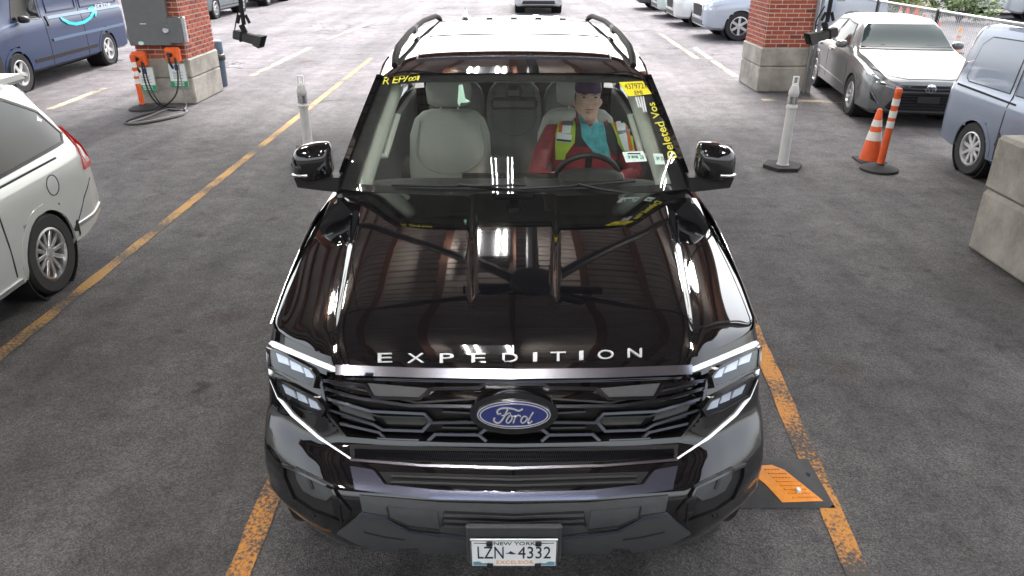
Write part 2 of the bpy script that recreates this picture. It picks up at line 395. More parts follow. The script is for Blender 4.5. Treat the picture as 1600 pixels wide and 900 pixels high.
# braced node in the middle of the bay
HX, HY = .25, 7.0
m_ = MB(); m_.lathe([(.001, -.3), (.3, -.28), (.34, -.1), (.22, 0), (.2, .3)], 16, Matrix.Translation((HX, HY, CZ - .4))); m_.build('brace_node', DKPL, canopy)
for dx, dy in ((-6.2, 7), (5.2, 7), (-5.2, -1.8), (4.4, -2.2), (.1, 7.5)):
    MB().tube([(HX, HY, CZ - .45), (HX + dx, HY + dy, CZ - .12)], .085, 8).build('brace_rod', DKPL, canopy)
for dx, dy in ((-.9, 0), (.9, 0), (-.6, -.6), (.6, -.6), (0, -.8)):
    MB().tube([(HX, HY, CZ - .45), (HX + dx, HY + dy, CZ - .45)], .1, 8).build('brace_stub', DKPL, canopy)
TUBE = mat('lit_fluorescent_tube', (1, 1, 1), .4, emit=(1, .98, .94), es=48)
def strip_light(x, y, lab):
    t = empty('ceiling_light', (x, y, CZ - .3), lab, 'ceiling light', 'tube lights under the canopy')
    MB().box((x, y, CZ - .24), (.62, 1.25, .04), .01).build('housing', DKPL, t)
    for d in (-.26, -.15, .15, .26): MB().tube([(x + d, y - .58, CZ - .32), (x + d, y + .58, CZ - .32)], .013, 8).build('tube', TUBE, t)
for x, y, w in ((-.4, 8.9, 'beside the braced roof node'), (4.6, 9.6, 'over the white post by the sedan'), (-4.4, 8.2, 'over the yellow line by the minivan tail'), (-.3, 1.2, 'over the nose of the black suv'), (-4.6, 2.0, 'added for fill over the minivan roof'), (4.4, 2.4, 'added for fill over the concrete column'), (-.3, -4.0, 'added for fill at the near end of the black suv lane'), (-4.6, -4, 'added for fill at the near end of the minivan lane')):  # the later fixtures are unseen, added as fill light for the lanes
    strip_light(x, y, 'four tube ceiling light ' + w)

# ------------------------------------------------------------------ brick pillars
BR = [mat('brick_%d' % i, c, .8, bump=.4, bscale=90, var=.2, vscale=14) for i, c in enumerate([(.30, .062, .036), (.25, .05, .032), (.34, .075, .042), (.17, .04, .03), (.36, .09, .05)])]
MORT = mat('mortar', (.60, .50, .42), .9, bump=.4, bscale=80, var=.12)
BM = {}
def brick_mesh(L, D, mi):
    k = (round(L, 3), round(D, 3), mi)
    if k not in BM:
        b = MB().box((0, 0, 0), (L, D, .056), .004); BM[k] = mesh_of('brick', b.v, b.f, BR[mi])
    return BM[k]
def pillar(x0, x1, y0, y1, hb, lab, zvis):
    t = empty('brick_pillar', ((x0 + x1) / 2, (y0 + y1) / 2, 0), lab, 'pillar')
    o = Vector(t.location)
    MB().box(((x0+x1)/2, (y0+y1)/2, hb * .29), (x1-x0, y1-y0, hb * .58), .02).build('concrete_block', CONC, t)
    MB().box(((x0+x1)/2, (y0+y1)/2, hb * .58 + .004 + hb * .21), (x1-x0, y1-y0, hb * .42), .02).build('concrete_block', CONC, t)
    i = .035; MB().box(((x0+x1)/2, (y0+y1)/2, (hb + CZ) / 2), (x1-x0-2*i-.004, y1-y0-2*i-.004, CZ - hb - .01)).build('mortar_core', MORT, t)
    up = MB(); z = hb + .01 + .034; row = 0; rnd = random.Random(int(x0 * 10))
    X0_, X1_, Y0_, Y1_ = x0 + i, x1 - i, y0 + i, y1 - i
    while z < CZ - .1:
        for face in range(4):
            ln = (X1_ - X0_) if face < 2 else (Y1_ - Y0_); n = round(ln / .212); pitch = ln / n; s = (.5 if row % 2 else 0)
            cuts = [0] + [(k + s) * pitch for k in range(0 if s else 1, n)] + [ln]
            for a, b in zip(cuts, cuts[1:]):
                if b - a < .03: continue
                L = b - a - .018; c = (a + b) / 2
                mi = rnd.choices(range(5), (6, 5, 4, 1, 2))[0]; pr = rnd.uniform(-.002, .003)
                if face == 0: p = (X0_ + c, Y0_ - pr, z); rz = 0
                elif face == 1: p = (X0_ + c, Y1_ + pr, z); rz = 0
                elif face == 2: p = (X0_ - pr, Y0_ + c, z); rz = R(90)
                else: p = (X1_ + pr, Y0_ + c, z); rz = R(90)
                seen = z < zvis and face != 1 and (face == 0 or (face == 2) == (x0 > 0))
                if seen:
                    ob = bpy.data.objects.new('brick', brick_mesh(L, .026, mi)); COL.objects.link(ob); ob.parent = t
                    ob.location = Vector(p) - o; ob.rotation_euler = (0, 0, rz)
                else: up.box(p, (L, .026, .056) if rz == 0 else (.026, L, .056))
        z += .0735; row += 1
    up.build('upper_bricks', BR[0], t, None, 'stuff')
    return t
PL = pillar(-6.33, -5.43, 12.75, 14.05, .74, 'brick pillar on concrete base carrying orange vehicle chargers', 2.0)
PR = pillar(4.48, 5.42, 13.85, 15.05, .78, 'brick pillar on concrete base with grey conduits beside parked silver sedan', 2.0)
for k, xx in enumerate((5.36, 5.28)):
    MB().tube([(xx + .06, 13.80, 0), (xx + .06, 13.80, CZ)], .028, 10).build('conduit', STEEL, PR)
t = empty('column', (4.75, 5.5, 0), 'grey steel column on tall concrete block beside the pale van', 'column')
MB().box((4.7, 5.55, .28), (1.16, 1.36, .56), .03).build('concrete_block', CONC, t)
MB().box((4.7, 5.55, .80), (1.16, 1.36, .47), .03).build('concrete_block', CONC, t)
c_ = MB(); c_.box((4.62, 5.7, 2.8), (.03, .36, 3.5)); c_.box((4.62, 5.53, 2.8), (.3, .03, 3.5)); c_.box((4.62, 5.87, 2.8), (.3, .03, 3.5)); c_.build('steel_post', STEEL, t)
MB().tube([(4.35, 5.95, 1.03), (4.35, 5.95, CZ)], .06, 14).build('downpipe', mat('pale_pipe', (.45, .45, .46), .5), t)
# ------------------------------------------------------------------ black full-size SUV in the lane
SUV = empty('suv', (0, 4.6, 0), 'large glossy black suv with lit daytime lamps and yellow windshield marker writing', 'suv')
YF = [(.36, 2.17), (.40, 2.105), (.44, 2.06), (.48, 2.03), (.56, 2.012), (.66, 2.01), (.74, 2.03), (.80, 2.08), (.86, 2.15), (.93, 2.18), (1.00, 2.205), (1.08, 2.268), (1.13, 2.30), (1.16, 2.325)]
SWEEP = [(0, 0), (.35, .008), (.6, .028), (.66, .042), (.75, .098), (.82, .155), (.9, .225), (.96, .29)]
SIDE = [(.96, .29), (.985, .36), (1.0, .46), (1.008, .62), (1.012, .9), (1.012, 2.2), (1.012, 4.2), (1.0, 4.7), (.96, 4.95), (.88, 5.02), (.6, 5.06), (0, 5.08)]
def plan(s):
    """s 0..1 front centre to corner, 1..2 along the side to the tail -> (x, dy)"""
    if s <= 1:
        x = .96 * s; return x, crom(SWEEP, x)
    k = (s - 1) * (len(SIDE) - 1); i = min(int(k), len(SIDE) - 2); t = k - i
    g = lambda j: Vector(SIDE[clampi(j, 0, len(SIDE) - 1)])
    p0, p1, p2, p3 = g(i - 1), g(i), g(i + 1), g(i + 2)
    q = .5 * ((2*p1) + (p2-p0)*t + (2*p0-5*p1+4*p2-p3)*t*t + (3*p1-p0-3*p2+p3)*t**3)
    return q.x, q.y
def shell_pt(s, z, sg=1):
    x, dy = plan(s); w = interp([(.36, .945), (.42, .975), (.5, .99), (.7, 1.0), (1.0, 1.0), (1.08, .995), (1.16, .985)], z)
    k = smooth((x - .5) / .4); x *= (1 + (w - 1) * k) * (1 + .008 * k)
    lift = smooth((dy - .25) / 1.2) * .14 * smooth((z - .6) / .55) if s > .9 else 0
    y = crom(YF, z) * 1.0 + dy * (1 - .10 * smooth((.62 - z) / .2))
    if s > 1: y = y + (2.15 - crom(YF, z)) * smooth((dy - .3) / 1.2)
    zb = interp([(0, .385), (.6, .40), (.86, .45), (.98, .49), (1.01, .47)], x); z0 = z
    z = z + (zb - .36) * (1 - smooth((z - .36) / .28))
    drop = .016 * smooth((x - .6) / .35) * smooth((z - 1.0) / .13)
    return Vector((sg * x, y, z + lift - drop))
NZ, NS = 64, 84
ss = [i / 64 for i in range(65)] + [1 + (i + 1) / 64 for i in range(64)]
zz = [.36 + (1.135 - .36) * j / NZ for j in range(NZ + 1)]
V = []; n_s = len(ss)
row = [(-1, s) for s in reversed(ss[1:])] + [(1, s) for s in ss]
for z in zz: V += [shell_pt(s, z, sg) for sg, s in row]
nr = len(row)
WH = [(2.98, .40), (6.10, .40)]
Fc = []
for j in range(NZ):
    for i in range(nr - 1):
        a, b, c, d = j*nr+i, j*nr+i+1, (j+1)*nr+i+1, (j+1)*nr+i
        m_ = (V[a] + V[b] + V[c] + V[d]) / 4
        if abs(m_.x) > .85 and any((m_.y - wy)**2 + (m_.z - wz)**2 < .455**2 for wy, wz in WH): continue
        Fc.append((a, b, c, d))
shell_bvh = bvh_of(V, Fc)
# real recess for the grille; air slot and corner pockets are flush black patches
def in_poly(x, y, P):
    c = False
    for i in range(len(P)):
        (ax, ay), (bx, by) = P[i], P[i - 1]
        if (ay > y) != (by > y) and x < (bx - ax) * (y - ay) / (by - ay) + ax: c = not c
    return c
def both(P): return P + [(2 * CX - x, y) for x, y in reversed(P)]
GRILLE = both([(500, 587), (803, 594), (803, 690), (598, 686), (540, 680), (512, 648)][::1]) if 0 else [(500, 587), (803, 594), (1106, 587), (1094, 648), (1066, 682), (803, 692), (540, 682), (512, 648)]
SLOT = [(592, 737), (803, 743), (1014, 737), (1000, 756), (803, 764), (606, 756)]
POCK = [(446, 726), (470, 737), (521, 762), (531, 780), (535, 812), (490, 795), (462, 776), (448, 745)]
HLU = [(424, 545), (445, 553), (487, 575), (498, 589), (494, 605), (470, 597), (427, 575)]
HLL = [(428, 586), (455, 600), (500, 623), (512, 638), (507, 648), (480, 640), (442, 618)]
REC = [(GRILLE, .05)]
fw = Vector((0, math.cos(PITCH), -math.sin(PITCH))); up_ = Vector((0, math.sin(PITCH), math.cos(PITCH)))
def proj(p):
    d = Vector(p) - CAM; z = d.dot(fw); return CX + d.x / z * FPX, CY - d.dot(up_) / z * FPX
V2 = []
for v in V:
    w = v.copy()
    if v.y < 2.95:
        x, y = proj(v)
        for P, dp in REC:
            if in_poly(x, y, P): w.y += dp; w.x *= 1 - dp * .5; break
    V2.append(w)
mk('body_shell', V2, Fc, PAINT, SUV, 40)
PXS = caster_of(shell_bvh, 'px')

# hood: clamshell with raised centre, two creases and a dome
def hood_pt(u, v):
    s = abs(u); sg = 1 if u >= 0 else -1
    x0, dy0 = plan(min(1.0, s) ) if s < .985 else plan(1 + (s - .985) / .015 * .06)
    yf = crom(YF, 1.135) + dy0 + .002; yb = 3.60 + .22 * s ** 2.5
    y = yf + (yb - yf) * v
    x = x0 + (1.0 * s - x0) * smooth(v * 1.6) + .012 * math.sin(math.pi * min(1, v * 1.2)) * s
    d = y - yf
    rise = crom([(0, 0), (.02, .019), (.05, .042), (.10, .066), (.2, .09), (.4, .118), (.8, .16), (1.35, .20)], d)
    rs = crom([(0, 0), (.03, .016), (.1, .028), (.3, .055), (.8, .115), (1.3, .165)], d)
    z = 1.136 - .016 * smooth((x0 - .6) / .35) + rise + (rs - rise) * s ** 5 - .018 * s * s
    xr = .66 + .15 * v; wd = .018 + .035 * v                      # outer crease: centre panel stands above the flanks
    z += .013 * smooth(d / .22) * (1 - smooth((x - xr) / wd + .5))
    xd = .145 + .07 * v                                           # dome
    z += .013 * smooth((d - .20) / .09) * (1 - smooth((x - xd) / .04 + .5))
    return (sg * x, y, z)
us = []
for i in range(241):
    u = -1 + i / 120; us.append(u)
HV = []; NV = 90
for j in range(NV + 1):
    v = (j / NV) ** 1.5
    for u in us: HV.append(Vector(hood_pt(u, v)))
nu = len(us); HF = [(j*nu+i, j*nu+i+1, (j+1)*nu+i+1, (j+1)*nu+i) for j in range(NV) for i in range(nu - 1)]
hood = mk('hood', HV, HF, PAINT, SUV, 60)
hood_bvh = bvh_of(HV, HF); PXH = caster_of(hood_bvh, 'px')
# upper sides behind the hood edge
def flank(sg):
    def fn(a, b):
        y = 2.62 + a * (7.2 - 2.62); top = interp([(2.62, 1.118), (3.85, 1.27), (4.4, 1.30), (7.2, 1.33)], y)
        lo = shell_pt(1.9, 1.135).z if 0 else 1.135 + smooth((y - 2.15 - .25) / 1.2) * .14 - .016
        xx = interp([(2.62, .985), (2.9, 1.0), (3.4, 1.010), (6.6, 1.010), (7.0, .985), (7.2, .95)], y)
        return (sg * (xx - .035 * b * b * (1 if y > 3.8 else .25)), y, lo - .004 + (max(top, lo + .002) - lo) * b)
    v, f = grid(60, 5, fn); return mk('shoulder', v, f, PAINT, SUV, 60)
flank(1); flank(-1)
for wy, wz in WH:
    for sg in (-1, 1):
        w = MB(); rr = .40
        M = Matrix.Translation((sg * .88, wy, wz)) @ Matrix.Rotation(R(90) * sg, 4, 'Y')
        w.lathe([(.25, -.12), (.37, -.135), (.395, -.11), (.40, -.06), (.40, .06), (.395, .10), (.37, .125), (.27, .12), (.25, .10)], 40, M, True)
        tyre = w.build('wheel', RUBBER, SUV, 40)
        rm = MB(); rm.lathe([(.26, .05), (.262, .11), (.25, .115), (.235, .08), (.08, .06), (.06, .09), (.001, .095)], 36, M)
        for k in range(6):
            rm.box((0, 0, 0), (.19, .06, .03), .008, M @ Matrix.Rotation(k * R(60), 4, 'Z') @ Matrix.Translation((.15, 0, .09)))
        rm.build('rim', DCHR, tyre)
        a = MB(); a.lathe([(.47, -.35), (.47, .12), (.455, .12), (.455, -.33), (.001, -.33)], 30, M); a.build('wheel_arch', DKPL, SUV)
MB().box((0, 4.6, .42), (1.7, 4.6, .16), .03).build('underbody', BLK, SUV)
MB().box((0, 2.75, .8), (1.5, .7, .5), .03).build('engine_bay', BLK, SUV)

# ---- front pieces, traced on the shell
def two(name, P, off, th, m, step=7, par=SUV, cst=PXS):
    patch(name, P, cst, off, th, m, par, step); patch(name, mir(P), cst, off, th, m, par, step)
bar = patch('chrome_bar', [(527, 570), (660, 575), (803, 577), (946, 575), (1079, 570), (1079, 585), (946, 590), (803, 592), (660, 590), (527, 586)], PXS, .014, .03, CHROME, SUV, 7)
two('daytime_lamp', [(419, 525), (428, 533), (470, 551), (524, 573), (524, 581), (470, 559), (430, 543), (419, 532)], .012, .03, DRL)
two('daytime_lamp', ribbon([(420, 533), (421.5, 562), (426, 594), (437, 621), (458, 648), (500, 684), (548, 717)], 2.8), .008, .03, DRL, 6)
two('lamp_panel', [(421, 548), (505, 588), (513, 648), (545, 706), (500, 678), (458, 642), (436, 616), (424, 590)], .0, .012, GLOSS) if 0 else None
# headlamps: bowl, reflectors, cover glass
REFL = mat('lamp_reflector', (.85, .88, .92), .3, metal=.15)
for P, cells in ((HLU, [[(434, 552), (452, 560), (455, 572), (438, 566)], [(455, 563), (473, 572), (477, 584), (458, 577)], [(476, 574), (488, 580), (494, 592), (481, 589)]]),
                 (HLL, [[(444, 600), (462, 610), (466, 622), (450, 614)], [(466, 611), (480, 618), (484, 630), (469, 624)], [(484, 621), (498, 628), (504, 640), (488, 635)]])):
    for mm in (lambda q: q, mir):
        h = patch('headlamp', mm(P), PXS, .003, .012, BLK, SUV, 8)
        for c in cells: patch('reflector', mm(c), PXS, .009, .012, REFL, h, 6)
        patch('lens_frame', ribbon(mm(P) + [mm(P)[0]], 3), PXS, .02, .03, GLOSS, h, 8)
        patch('lens', mm(P), PXS, .017, .002, LAMPG, h, 8)
# grille: dark bars with hexagonal steps, grey shutter plates, fine mesh strip below
gr = patch('grille_back', GRILLE, PXS, -.045, .006, BLK, SUV, 12)
BARS = [[(500, 594), (570, 602), (583, 621), (655, 623), (673, 607), (748, 606), (757, 600), (803, 600)],
        [(503, 606), (560, 622), (640, 634), (745, 635)],
        [(507, 622), (580, 643), (663, 647), (676, 661), (748, 660)],
        [(512, 640), (584, 664), (598, 672), (660, 674), (672, 661)], [(748, 659), (759, 671), (803, 672)],
        [(530, 662), (592, 676), (602, 686)], [(668, 690), (680, 679), (748, 680), (760, 690)], [(748, 680), (759, 671)]]
for bl in BARS: two('grille_bar', ribbon(bl, 5), -.004, .028, DCHR, 8); two('grille_edge', ribbon([(x, y - 1.6) for x, y in bl], 1.1), .001, .012, DCHR, 8)
for bl in [[(515, 598), (572, 610), (650, 629), (745, 622)], [(515, 630), (590, 653), (668, 655)], [(690, 645), (745, 648)], [(690, 670), (745, 671)], [(530, 652), (590, 668)]]: two('grille_slat', ribbon(bl, 3), -.016, .03, DKPL, 8)
two('shutter_plate', [(573, 598), (668, 606), (655, 620), (584, 618)], -.01, .02, PLAST); two('shutter_plate', [(506, 596), (566, 600), (578, 618), (520, 604)], -.02, .012, GLOSS)
two('shutter_plate', [(520, 628), (576, 645), (584, 660), (530, 645)], -.016, .012, PLAST); two('shutter_plate', [(588, 650), (660, 652), (668, 662), (656, 670), (604, 669)], -.03, .012, GLOSS)
two('grille_frame', ribbon([(500, 588), (512, 646), (541, 684), (600, 689), (700, 693), (803, 695)], 4), .004, .03, GLOSS)
patch('mesh_strip', [(546, 694), (803, 702), (1060, 694), (1058, 716), (803, 728), (548, 716)], PXS, .001, .02, BLK, SUV, 10)
th = MB()
for k in range(-84, 85):
    x = 803 + k * 2.95; f = abs(x - 803) / 255
    for rw in range(3):
        yy = 707.5 - 9 * f * f * .6 + rw * 6.2 - (rw - 1) * f * 1.2
        h = PXS(x + (1.4 if rw % 2 else 0), yy)
        if h: th.box(h[0] + h[1] * .004, (.0042, .008, .009))
th.build('mesh_teeth', DCHR, SUV, None, 'stuff')
patch('lower_lip', ribbon([(548, 719), (660, 728), (803, 732), (946, 728), (1058, 719)], 4), PXS, .008, .03, CHROME, SUV, 8)
patch('air_slot', SLOT, PXS, .002, .006, BLK, SUV, 12)
for dy in (0, 9): patch('slot_slat', ribbon([(612, 744 + dy), (803, 750 + dy), (994, 744 + dy)], 3), PXS, .012, .012, DKPL, SUV, 9)
TR = [(548, 729), (584, 735), (602, 757), (690, 766), (803, 769)]; TB = [(803, 781), (690, 779), (590, 769), (556, 764)]
TRIM = mat('satin_blue_grey_trim', (.17, .18, .25), .25, metal=.9)
patch('bumper_trim', TR + mir(TR)[1:] + mir(TB)[:-1] + [(803, 781)] + TB[1:], PXS, .012, .03, TRIM, SUV, 7)
LT = [(562, 773), (690, 784), (803, 787)]; LB = [(803, 838), (725, 834), (642, 824), (606, 804), (567, 798)]
lowp = patch('lower_bumper', LT + mir(LT)[1:] + mir(LB)[:-1] + LB, PXS, .006, .02, PLAST, SUV, 8)
ST = [(529, 830), (566, 799), (605, 805), (641, 825), (725, 835), (803, 839)]; SB = [(803, 869), (700, 867), (610, 857), (560, 845)]
skid = patch('skid_panel', ST + mir(ST)[1:] + mir(SB)[:-1] + SB, PXS, .016, .035, PLAST, SUV, 8)
two('skid_edge', ribbon([(566, 800), (605, 806), (641, 826), (725, 836), (803, 840)], 2.5), .019, .006, TRIM, 8, skid)
two('skid_groove', ribbon([(570, 826), (604, 834), (634, 838)], 2), .018, .004, BLK, 8, skid); two('parking_sensor', [(681, 859), (687, 859), (689, 863), (686, 867), (681, 867), (679, 863)], .02, .006, DKPL, 4, skid)
two('block_plate', [(606, 790), (683, 797), (688, 824), (640, 818), (610, 806)], .012, .01, PLAST, 8, lowp); two('plate_seam', ribbon([(606, 790), (610, 806), (640, 818), (688, 824)], 2), .016, .012, BLK, 8, lowp)
patch('lower_intake', [(694, 797), (803, 801), (912, 797), (917, 820), (803, 825), (689, 820)], PXS, .008, .004, BLK, SUV, 9)
for dy in (0, 8, 16): patch('intake_slat', ribbon([(694, 802 + dy), (803, 806 + dy), (912, 802 + dy)], 2.6), PXS, .016, .012, PLAST, SUV, 9)
# corner pockets
two('pocket_liner', POCK, .002, .006, BLK, 8)
two('pocket_insert', [(462, 729), (522, 758), (524, 770), (511, 781), (494, 776), (476, 766), (466, 748)], .008, .012, PLAST, 6)
two('pocket_rib', ribbon([(481, 740), (490, 758), (492, 763)], 4), .012, .01, DKPL, 6); two('pocket_fin', [(518, 775), (526, 770), (549, 797), (547, 806), (532, 811), (524, 800)], .01, .012, GLOSS, 6)
two('pocket_frame', ribbon(POCK + [POCK[0]], 3.2), .016, .03, PAINT, 8)
two('tow_cover', [(487, 803), (492, 804), (493, 808), (488, 808)], .004, .004, DKPL, 3)
# licence plate
PB = MB(); PB.box((0, 1.966, .60), (.335, .02, .2), .006, Matrix.Rotation(R(9), 4, 'X')); PB.build('plate_bracket', PLAST, SUV)
Mx = Matrix.Rotation(R(9), 4, 'X')
PLW = mat('plate_white', (.88, .90, .90), .4); PLN = mat('plate_navy', (.01, .013, .04), .4); PLG = mat('plate_gold', (.75, .38, .08), .4); PLB = mat('plate_blue', (.12, .3, .38), .4)
pm = MB(); pm.box((0, 1.950, .572), (.305, .004, .152), .0015, Mx); plate = pm.build('license_plate', PLW, SUV)
pu = Mx @ Vector((0, 0, 1)); pc = plane_caster(Vector((0, 1.950, .572)) + Mx @ Vector((0, -.0025, 0)), (1, 0, 0), pu)
def ptext(s, x0, x1, y0, y1, m): text_on('plate_text', s, lambda u, v: (x0 + (x1 - x0) * u, y0 + (y1 - y0) * v), pc, .0008, .001, m, plate)
ptext('LZN', -.128, -.036, -.03, .036, PLN); ptext('4332', .014, .13, -.03, .036, PLN); ptext('NEW YORK', -.07, .075, .045, .062, PLN); ptext('EXCELSIOR', -.062, .07, -.062, -.042, PLG)
patch('plate_emblem', [(-.03, -.002), (-.018, .003), (-.012, .012), (-.004, .004), (.008, -.004), (-.006, -.006), (-.016, -.003)], pc, .0008, .001, PLN, plate, .05)
for sg in (-1, 1):
    patch('plate_rule', ribbon([(sg * .14, .056), (sg * .085, .054)], .003), pc, .0006, .001, PLN, plate, .05)
    patch('plate_picture', [(sg * .145, -.068), (sg * .08, -.068), (sg * .09, -.056), (sg * .112, -.058), (sg * .125, -.048), (sg * .145, -.05)], pc, .0006, .001, PLB, plate, .05)
    for zz_ in (.058, -.064): MB().box(Vector((sg * .085, 1.945, .572)) + Mx @ Vector((0, -.004, zz_)), (.022, .01, .018), .003).build('plate_clip', BLK, plate)
patch('plate_rim', ribbon([(-.15, .07), (.15, .07), (.15, -.072), (-.15, -.072), (-.15, .07)], .004), pc, .0015, .002, BRIGHT, plate, .1)
# oval badge with script
bc = PXS(803, 644)[0]; bn = Vector((0, -math.cos(R(14)), math.sin(R(14)))); bu = Vector((0, math.sin(R(14)), math.cos(R(14))))
BLUE = mat('badge_blue', (.012, .018, .11), .25, coat=.6)
bcs = plane_caster(bc + bn * .02, (1, 0, 0), bu)
def oval(a, b, n=48): return [(a * math.cos(2*math.pi*i/n), b * math.sin(2*math.pi*i/n)) for i in range(n)]
surround = patch('badge_surround', oval(.158, .078), bcs, -.004, .05, GLOSS, SUV, .05)
badge = patch('badge', oval(.131, .0525), bcs, .008, .012, BRIGHT, SUV, .05)
patch('badge_ground', oval(.127, .0485), bcs, .0095, .003, BLUE, badge, .05)
patch('badge_ring', ribbon(oval(.12, .0425) + oval(.12, .0425)[:1], .0045), bcs, .0115, .003, BRIGHT, badge, .05)
def stroke(pts, w):
    n = len(pts); out = []
    for i in range((n - 1) * 6 + 1):
        k = min(i // 6, n - 2); t = i / 6 - k; g = lambda j: Vector(pts[clampi(j, 0, n - 1)])
        p0, p1, p2, p3 = g(k-1), g(k), g(k+1), g(k+2)
        out.append(tuple(.5 * ((2*p1) + (p2-p0)*t + (2*p0-5*p1+4*p2-p3)*t*t + (3*p1-p0-3*p2+p3)*t**3)))
    return ribbon(out, w)
bz = lambda L: [((x - 708) / 740 * .24, (405 - y) / 218 * .088) for x, y in L]
for L_, w in (([(805, 345), (760, 362), (700, 345), (620, 338), (555, 345), (525, 370), (540, 395), (565, 385)], .0065), ([(640, 350), (600, 420), (560, 465), (520, 475), (487, 450), (500, 425)], .0065),
              ([(570, 408), (625, 400), (660, 380), (672, 395)], .004), ([(672, 400), (645, 425), (625, 460), (650, 475), (685, 440), (680, 405), (655, 410)], .0055), ([(690, 415), (720, 415), (712, 445), (700, 478)], .0055),
              ([(712, 445), (740, 410), (770, 405), (780, 420)], .005), ([(850, 420), (815, 415), (785, 450), (800, 475), (835, 460), (860, 425)], .0055), ([(920, 375), (880, 430), (862, 470), (880, 478), (908, 455)], .0055)):
    patch('badge_script', stroke(bz(L_), w), bcs, .0125, .004, BRIGHT, badge, .05)
# hood lettering
lv = HV + V; lf = HF + [tuple(i + len(HV) for i in q) for q in Fc]; PXL = caster_of(bvh_of(lv, lf), 'px')
LETR = mat('satin_letter', (.5, .51, .53), .4, metal=.25)
for ch, px, py, w in (('E', 602, 559.5, 22), ('X', 650, 560, 26), ('P', 698.5, 560, 22), ('E', 748, 560, 22), ('D', 797, 559.5, 24), ('I', 836, 558.5, 6.5), ('T', 872, 557.5, 24), ('I', 908, 556, 6.5), ('O', 946, 554.5, 25), ('N', 991.5, 552, 22)):
    text_on('letter', ch, lambda u, v: (px + (u - .5) * w, py + 7 - 14 * v - (u - .5) * .5), PXL, .008, .014, LETR, hood)
# hood shut line trim and cowl with vents
def cowl_fn(a, b):
    s = abs(a * 2 - 1); sg = 1 if a > .5 else -1
    y0 = 3.608 + .22 * s ** 2.5; y1 = 3.74 + .17 * s ** 2
    return (sg * s * (.99 - .05 * b), y0 + (y1 - y0) * b, 1.30 - .035 * s * s + .02 * b - .02 * (1 - b))
v, f = grid(40, 4, cowl_fn); mk('cowl', v, f, DKPL, SUV, 60)
for k in range(-12, 13):
    if k: MB().box((k * .052, 3.66 + .1 * (k / 16) ** 2, 1.302), (.034, .022, .008)).build('cowl_vent', BLK, SUV)
# ---- windscreen and greenhouse
def ws_pt(a, b):
    u = a * 2 - 1; xb, xt = .96, .748
    yb = 3.67 + .185 * u * u; yt = 4.16 + .07 * u * u; zb = 1.315 - .01 * u * u; zt = 1.872 - .035 * u * u
    bul = .03 * math.sin(math.pi * b) * (1 - .5 * u * u)
    return (u * (xb + (xt - xb) * b), yb + (yt - yb) * b - bul * .7, zb + (zt - zb) * b + bul * .5)
wv, wf = grid(40, 24, ws_pt); windscreen = mk('windshield', wv, wf, WSG, SUV, 60)
ws_bvh = bvh_of(wv, wf); PXW = caster_of(ws_bvh, 'px')
def band(name, a0, a1, b0, b1, m, off=-.008, n=30):
    v = []; 
    vv, ff = grid(n, n, lambda a, b: Vector(ws_pt(a0 + (a1 - a0) * a, b0 + (b1 - b0) * b)) + Vector((0, .6, -.7)).normalized() * -off)
    return mk(name, vv, ff, m, SUV, 60)
band('glass_border', 0, .05, 0, 1, BLK); band('glass_border', .95, 1, 0, 1, BLK); band('glass_border', .05, .95, 0, .06, BLK); band('glass_border', .05, .95, .93, 1, BLK)
# roof
ZR = [(4.14, 1.868), (4.3, 1.90), (4.7, 1.935), (5.4, 1.955), (6.3, 1.95), (7.0, 1.92), (7.22, 1.895)]
def roof_w(y): return interp([(4.14, .748), (4.6, .78), (6.0, .775), (7.2, .70)], y)
def roof_pt(a, b):
    u = a * 2 - 1; y = 4.145 + .065 * u * u * (1 - b) + b * (7.22 - 4.145)
    return (u * roof_w(y), y, crom(ZR, y) - .022 * u * u - .05 * abs(u) ** 8)
rv, rf = grid(48, 60, roof_pt); mk('roof', rv, rf, PAINT, SUV, 60); roof_bvh = bvh_of(rv, rf); RT = caster_of(roof_bvh, 'top')
mk('headliner', [Vector(p) - Vector((0, 0, .05)) for p in rv], [tuple(reversed(q)) for q in rf], mat('headliner_cloth', (.45, .44, .40), .9), SUV, 60)
SUNR = mat('dark_roof_glass', (.004, .005, .006), .03, coat=1, spec=1)
patch('sunroof', [(-.56, 4.42), (.56, 4.42), (.58, 5.1), (.58, 6.25), (-.58, 6.25), (-.58, 5.1)], RT, .006, .012, SUNR, SUV, .08)
patch('sunroof_trim', ribbon([(-.56, 4.42), (.56, 4.42), (.585, 5.1), (.585, 6.25), (-.585, 6.25), (-.585, 5.1), (-.56, 4.42)], .008), RT, .009, .01, DCHR, SUV, .1)
patch('sunroof_split', ribbon([(-.57, 5.2), (.57, 5.2)], .02), RT, .009, .01, BLK, SUV, .1)
for x in (-.4, -.2, 0, .2, .4): patch('roof_rib', ribbon([(x, 6.4), (x * .95, 7.1)], .05), RT, .01, .012, PAINT, SUV, .1)
h = RT(-.42, 6.75); MB().add([(-.45, 6.6, h[0].z - .01), (-.39, 6.6, h[0].z - .01), (-.39, 6.86, h[0].z - .01), (-.45, 6.86, h[0].z - .01), (-.423, 6.82, h[0].z + .075), (-.417, 6.82, h[0].z + .075), (-.417, 6.86, h[0].z + .06), (-.423, 6.86, h[0].z + .06)],
    [(0, 1, 5, 4), (1, 2, 6, 5), (2, 3, 7, 6), (3, 0, 4, 7), (4, 5, 6, 7), (3, 2, 1, 0)]).build('antenna_fin', GLOSS, SUV)
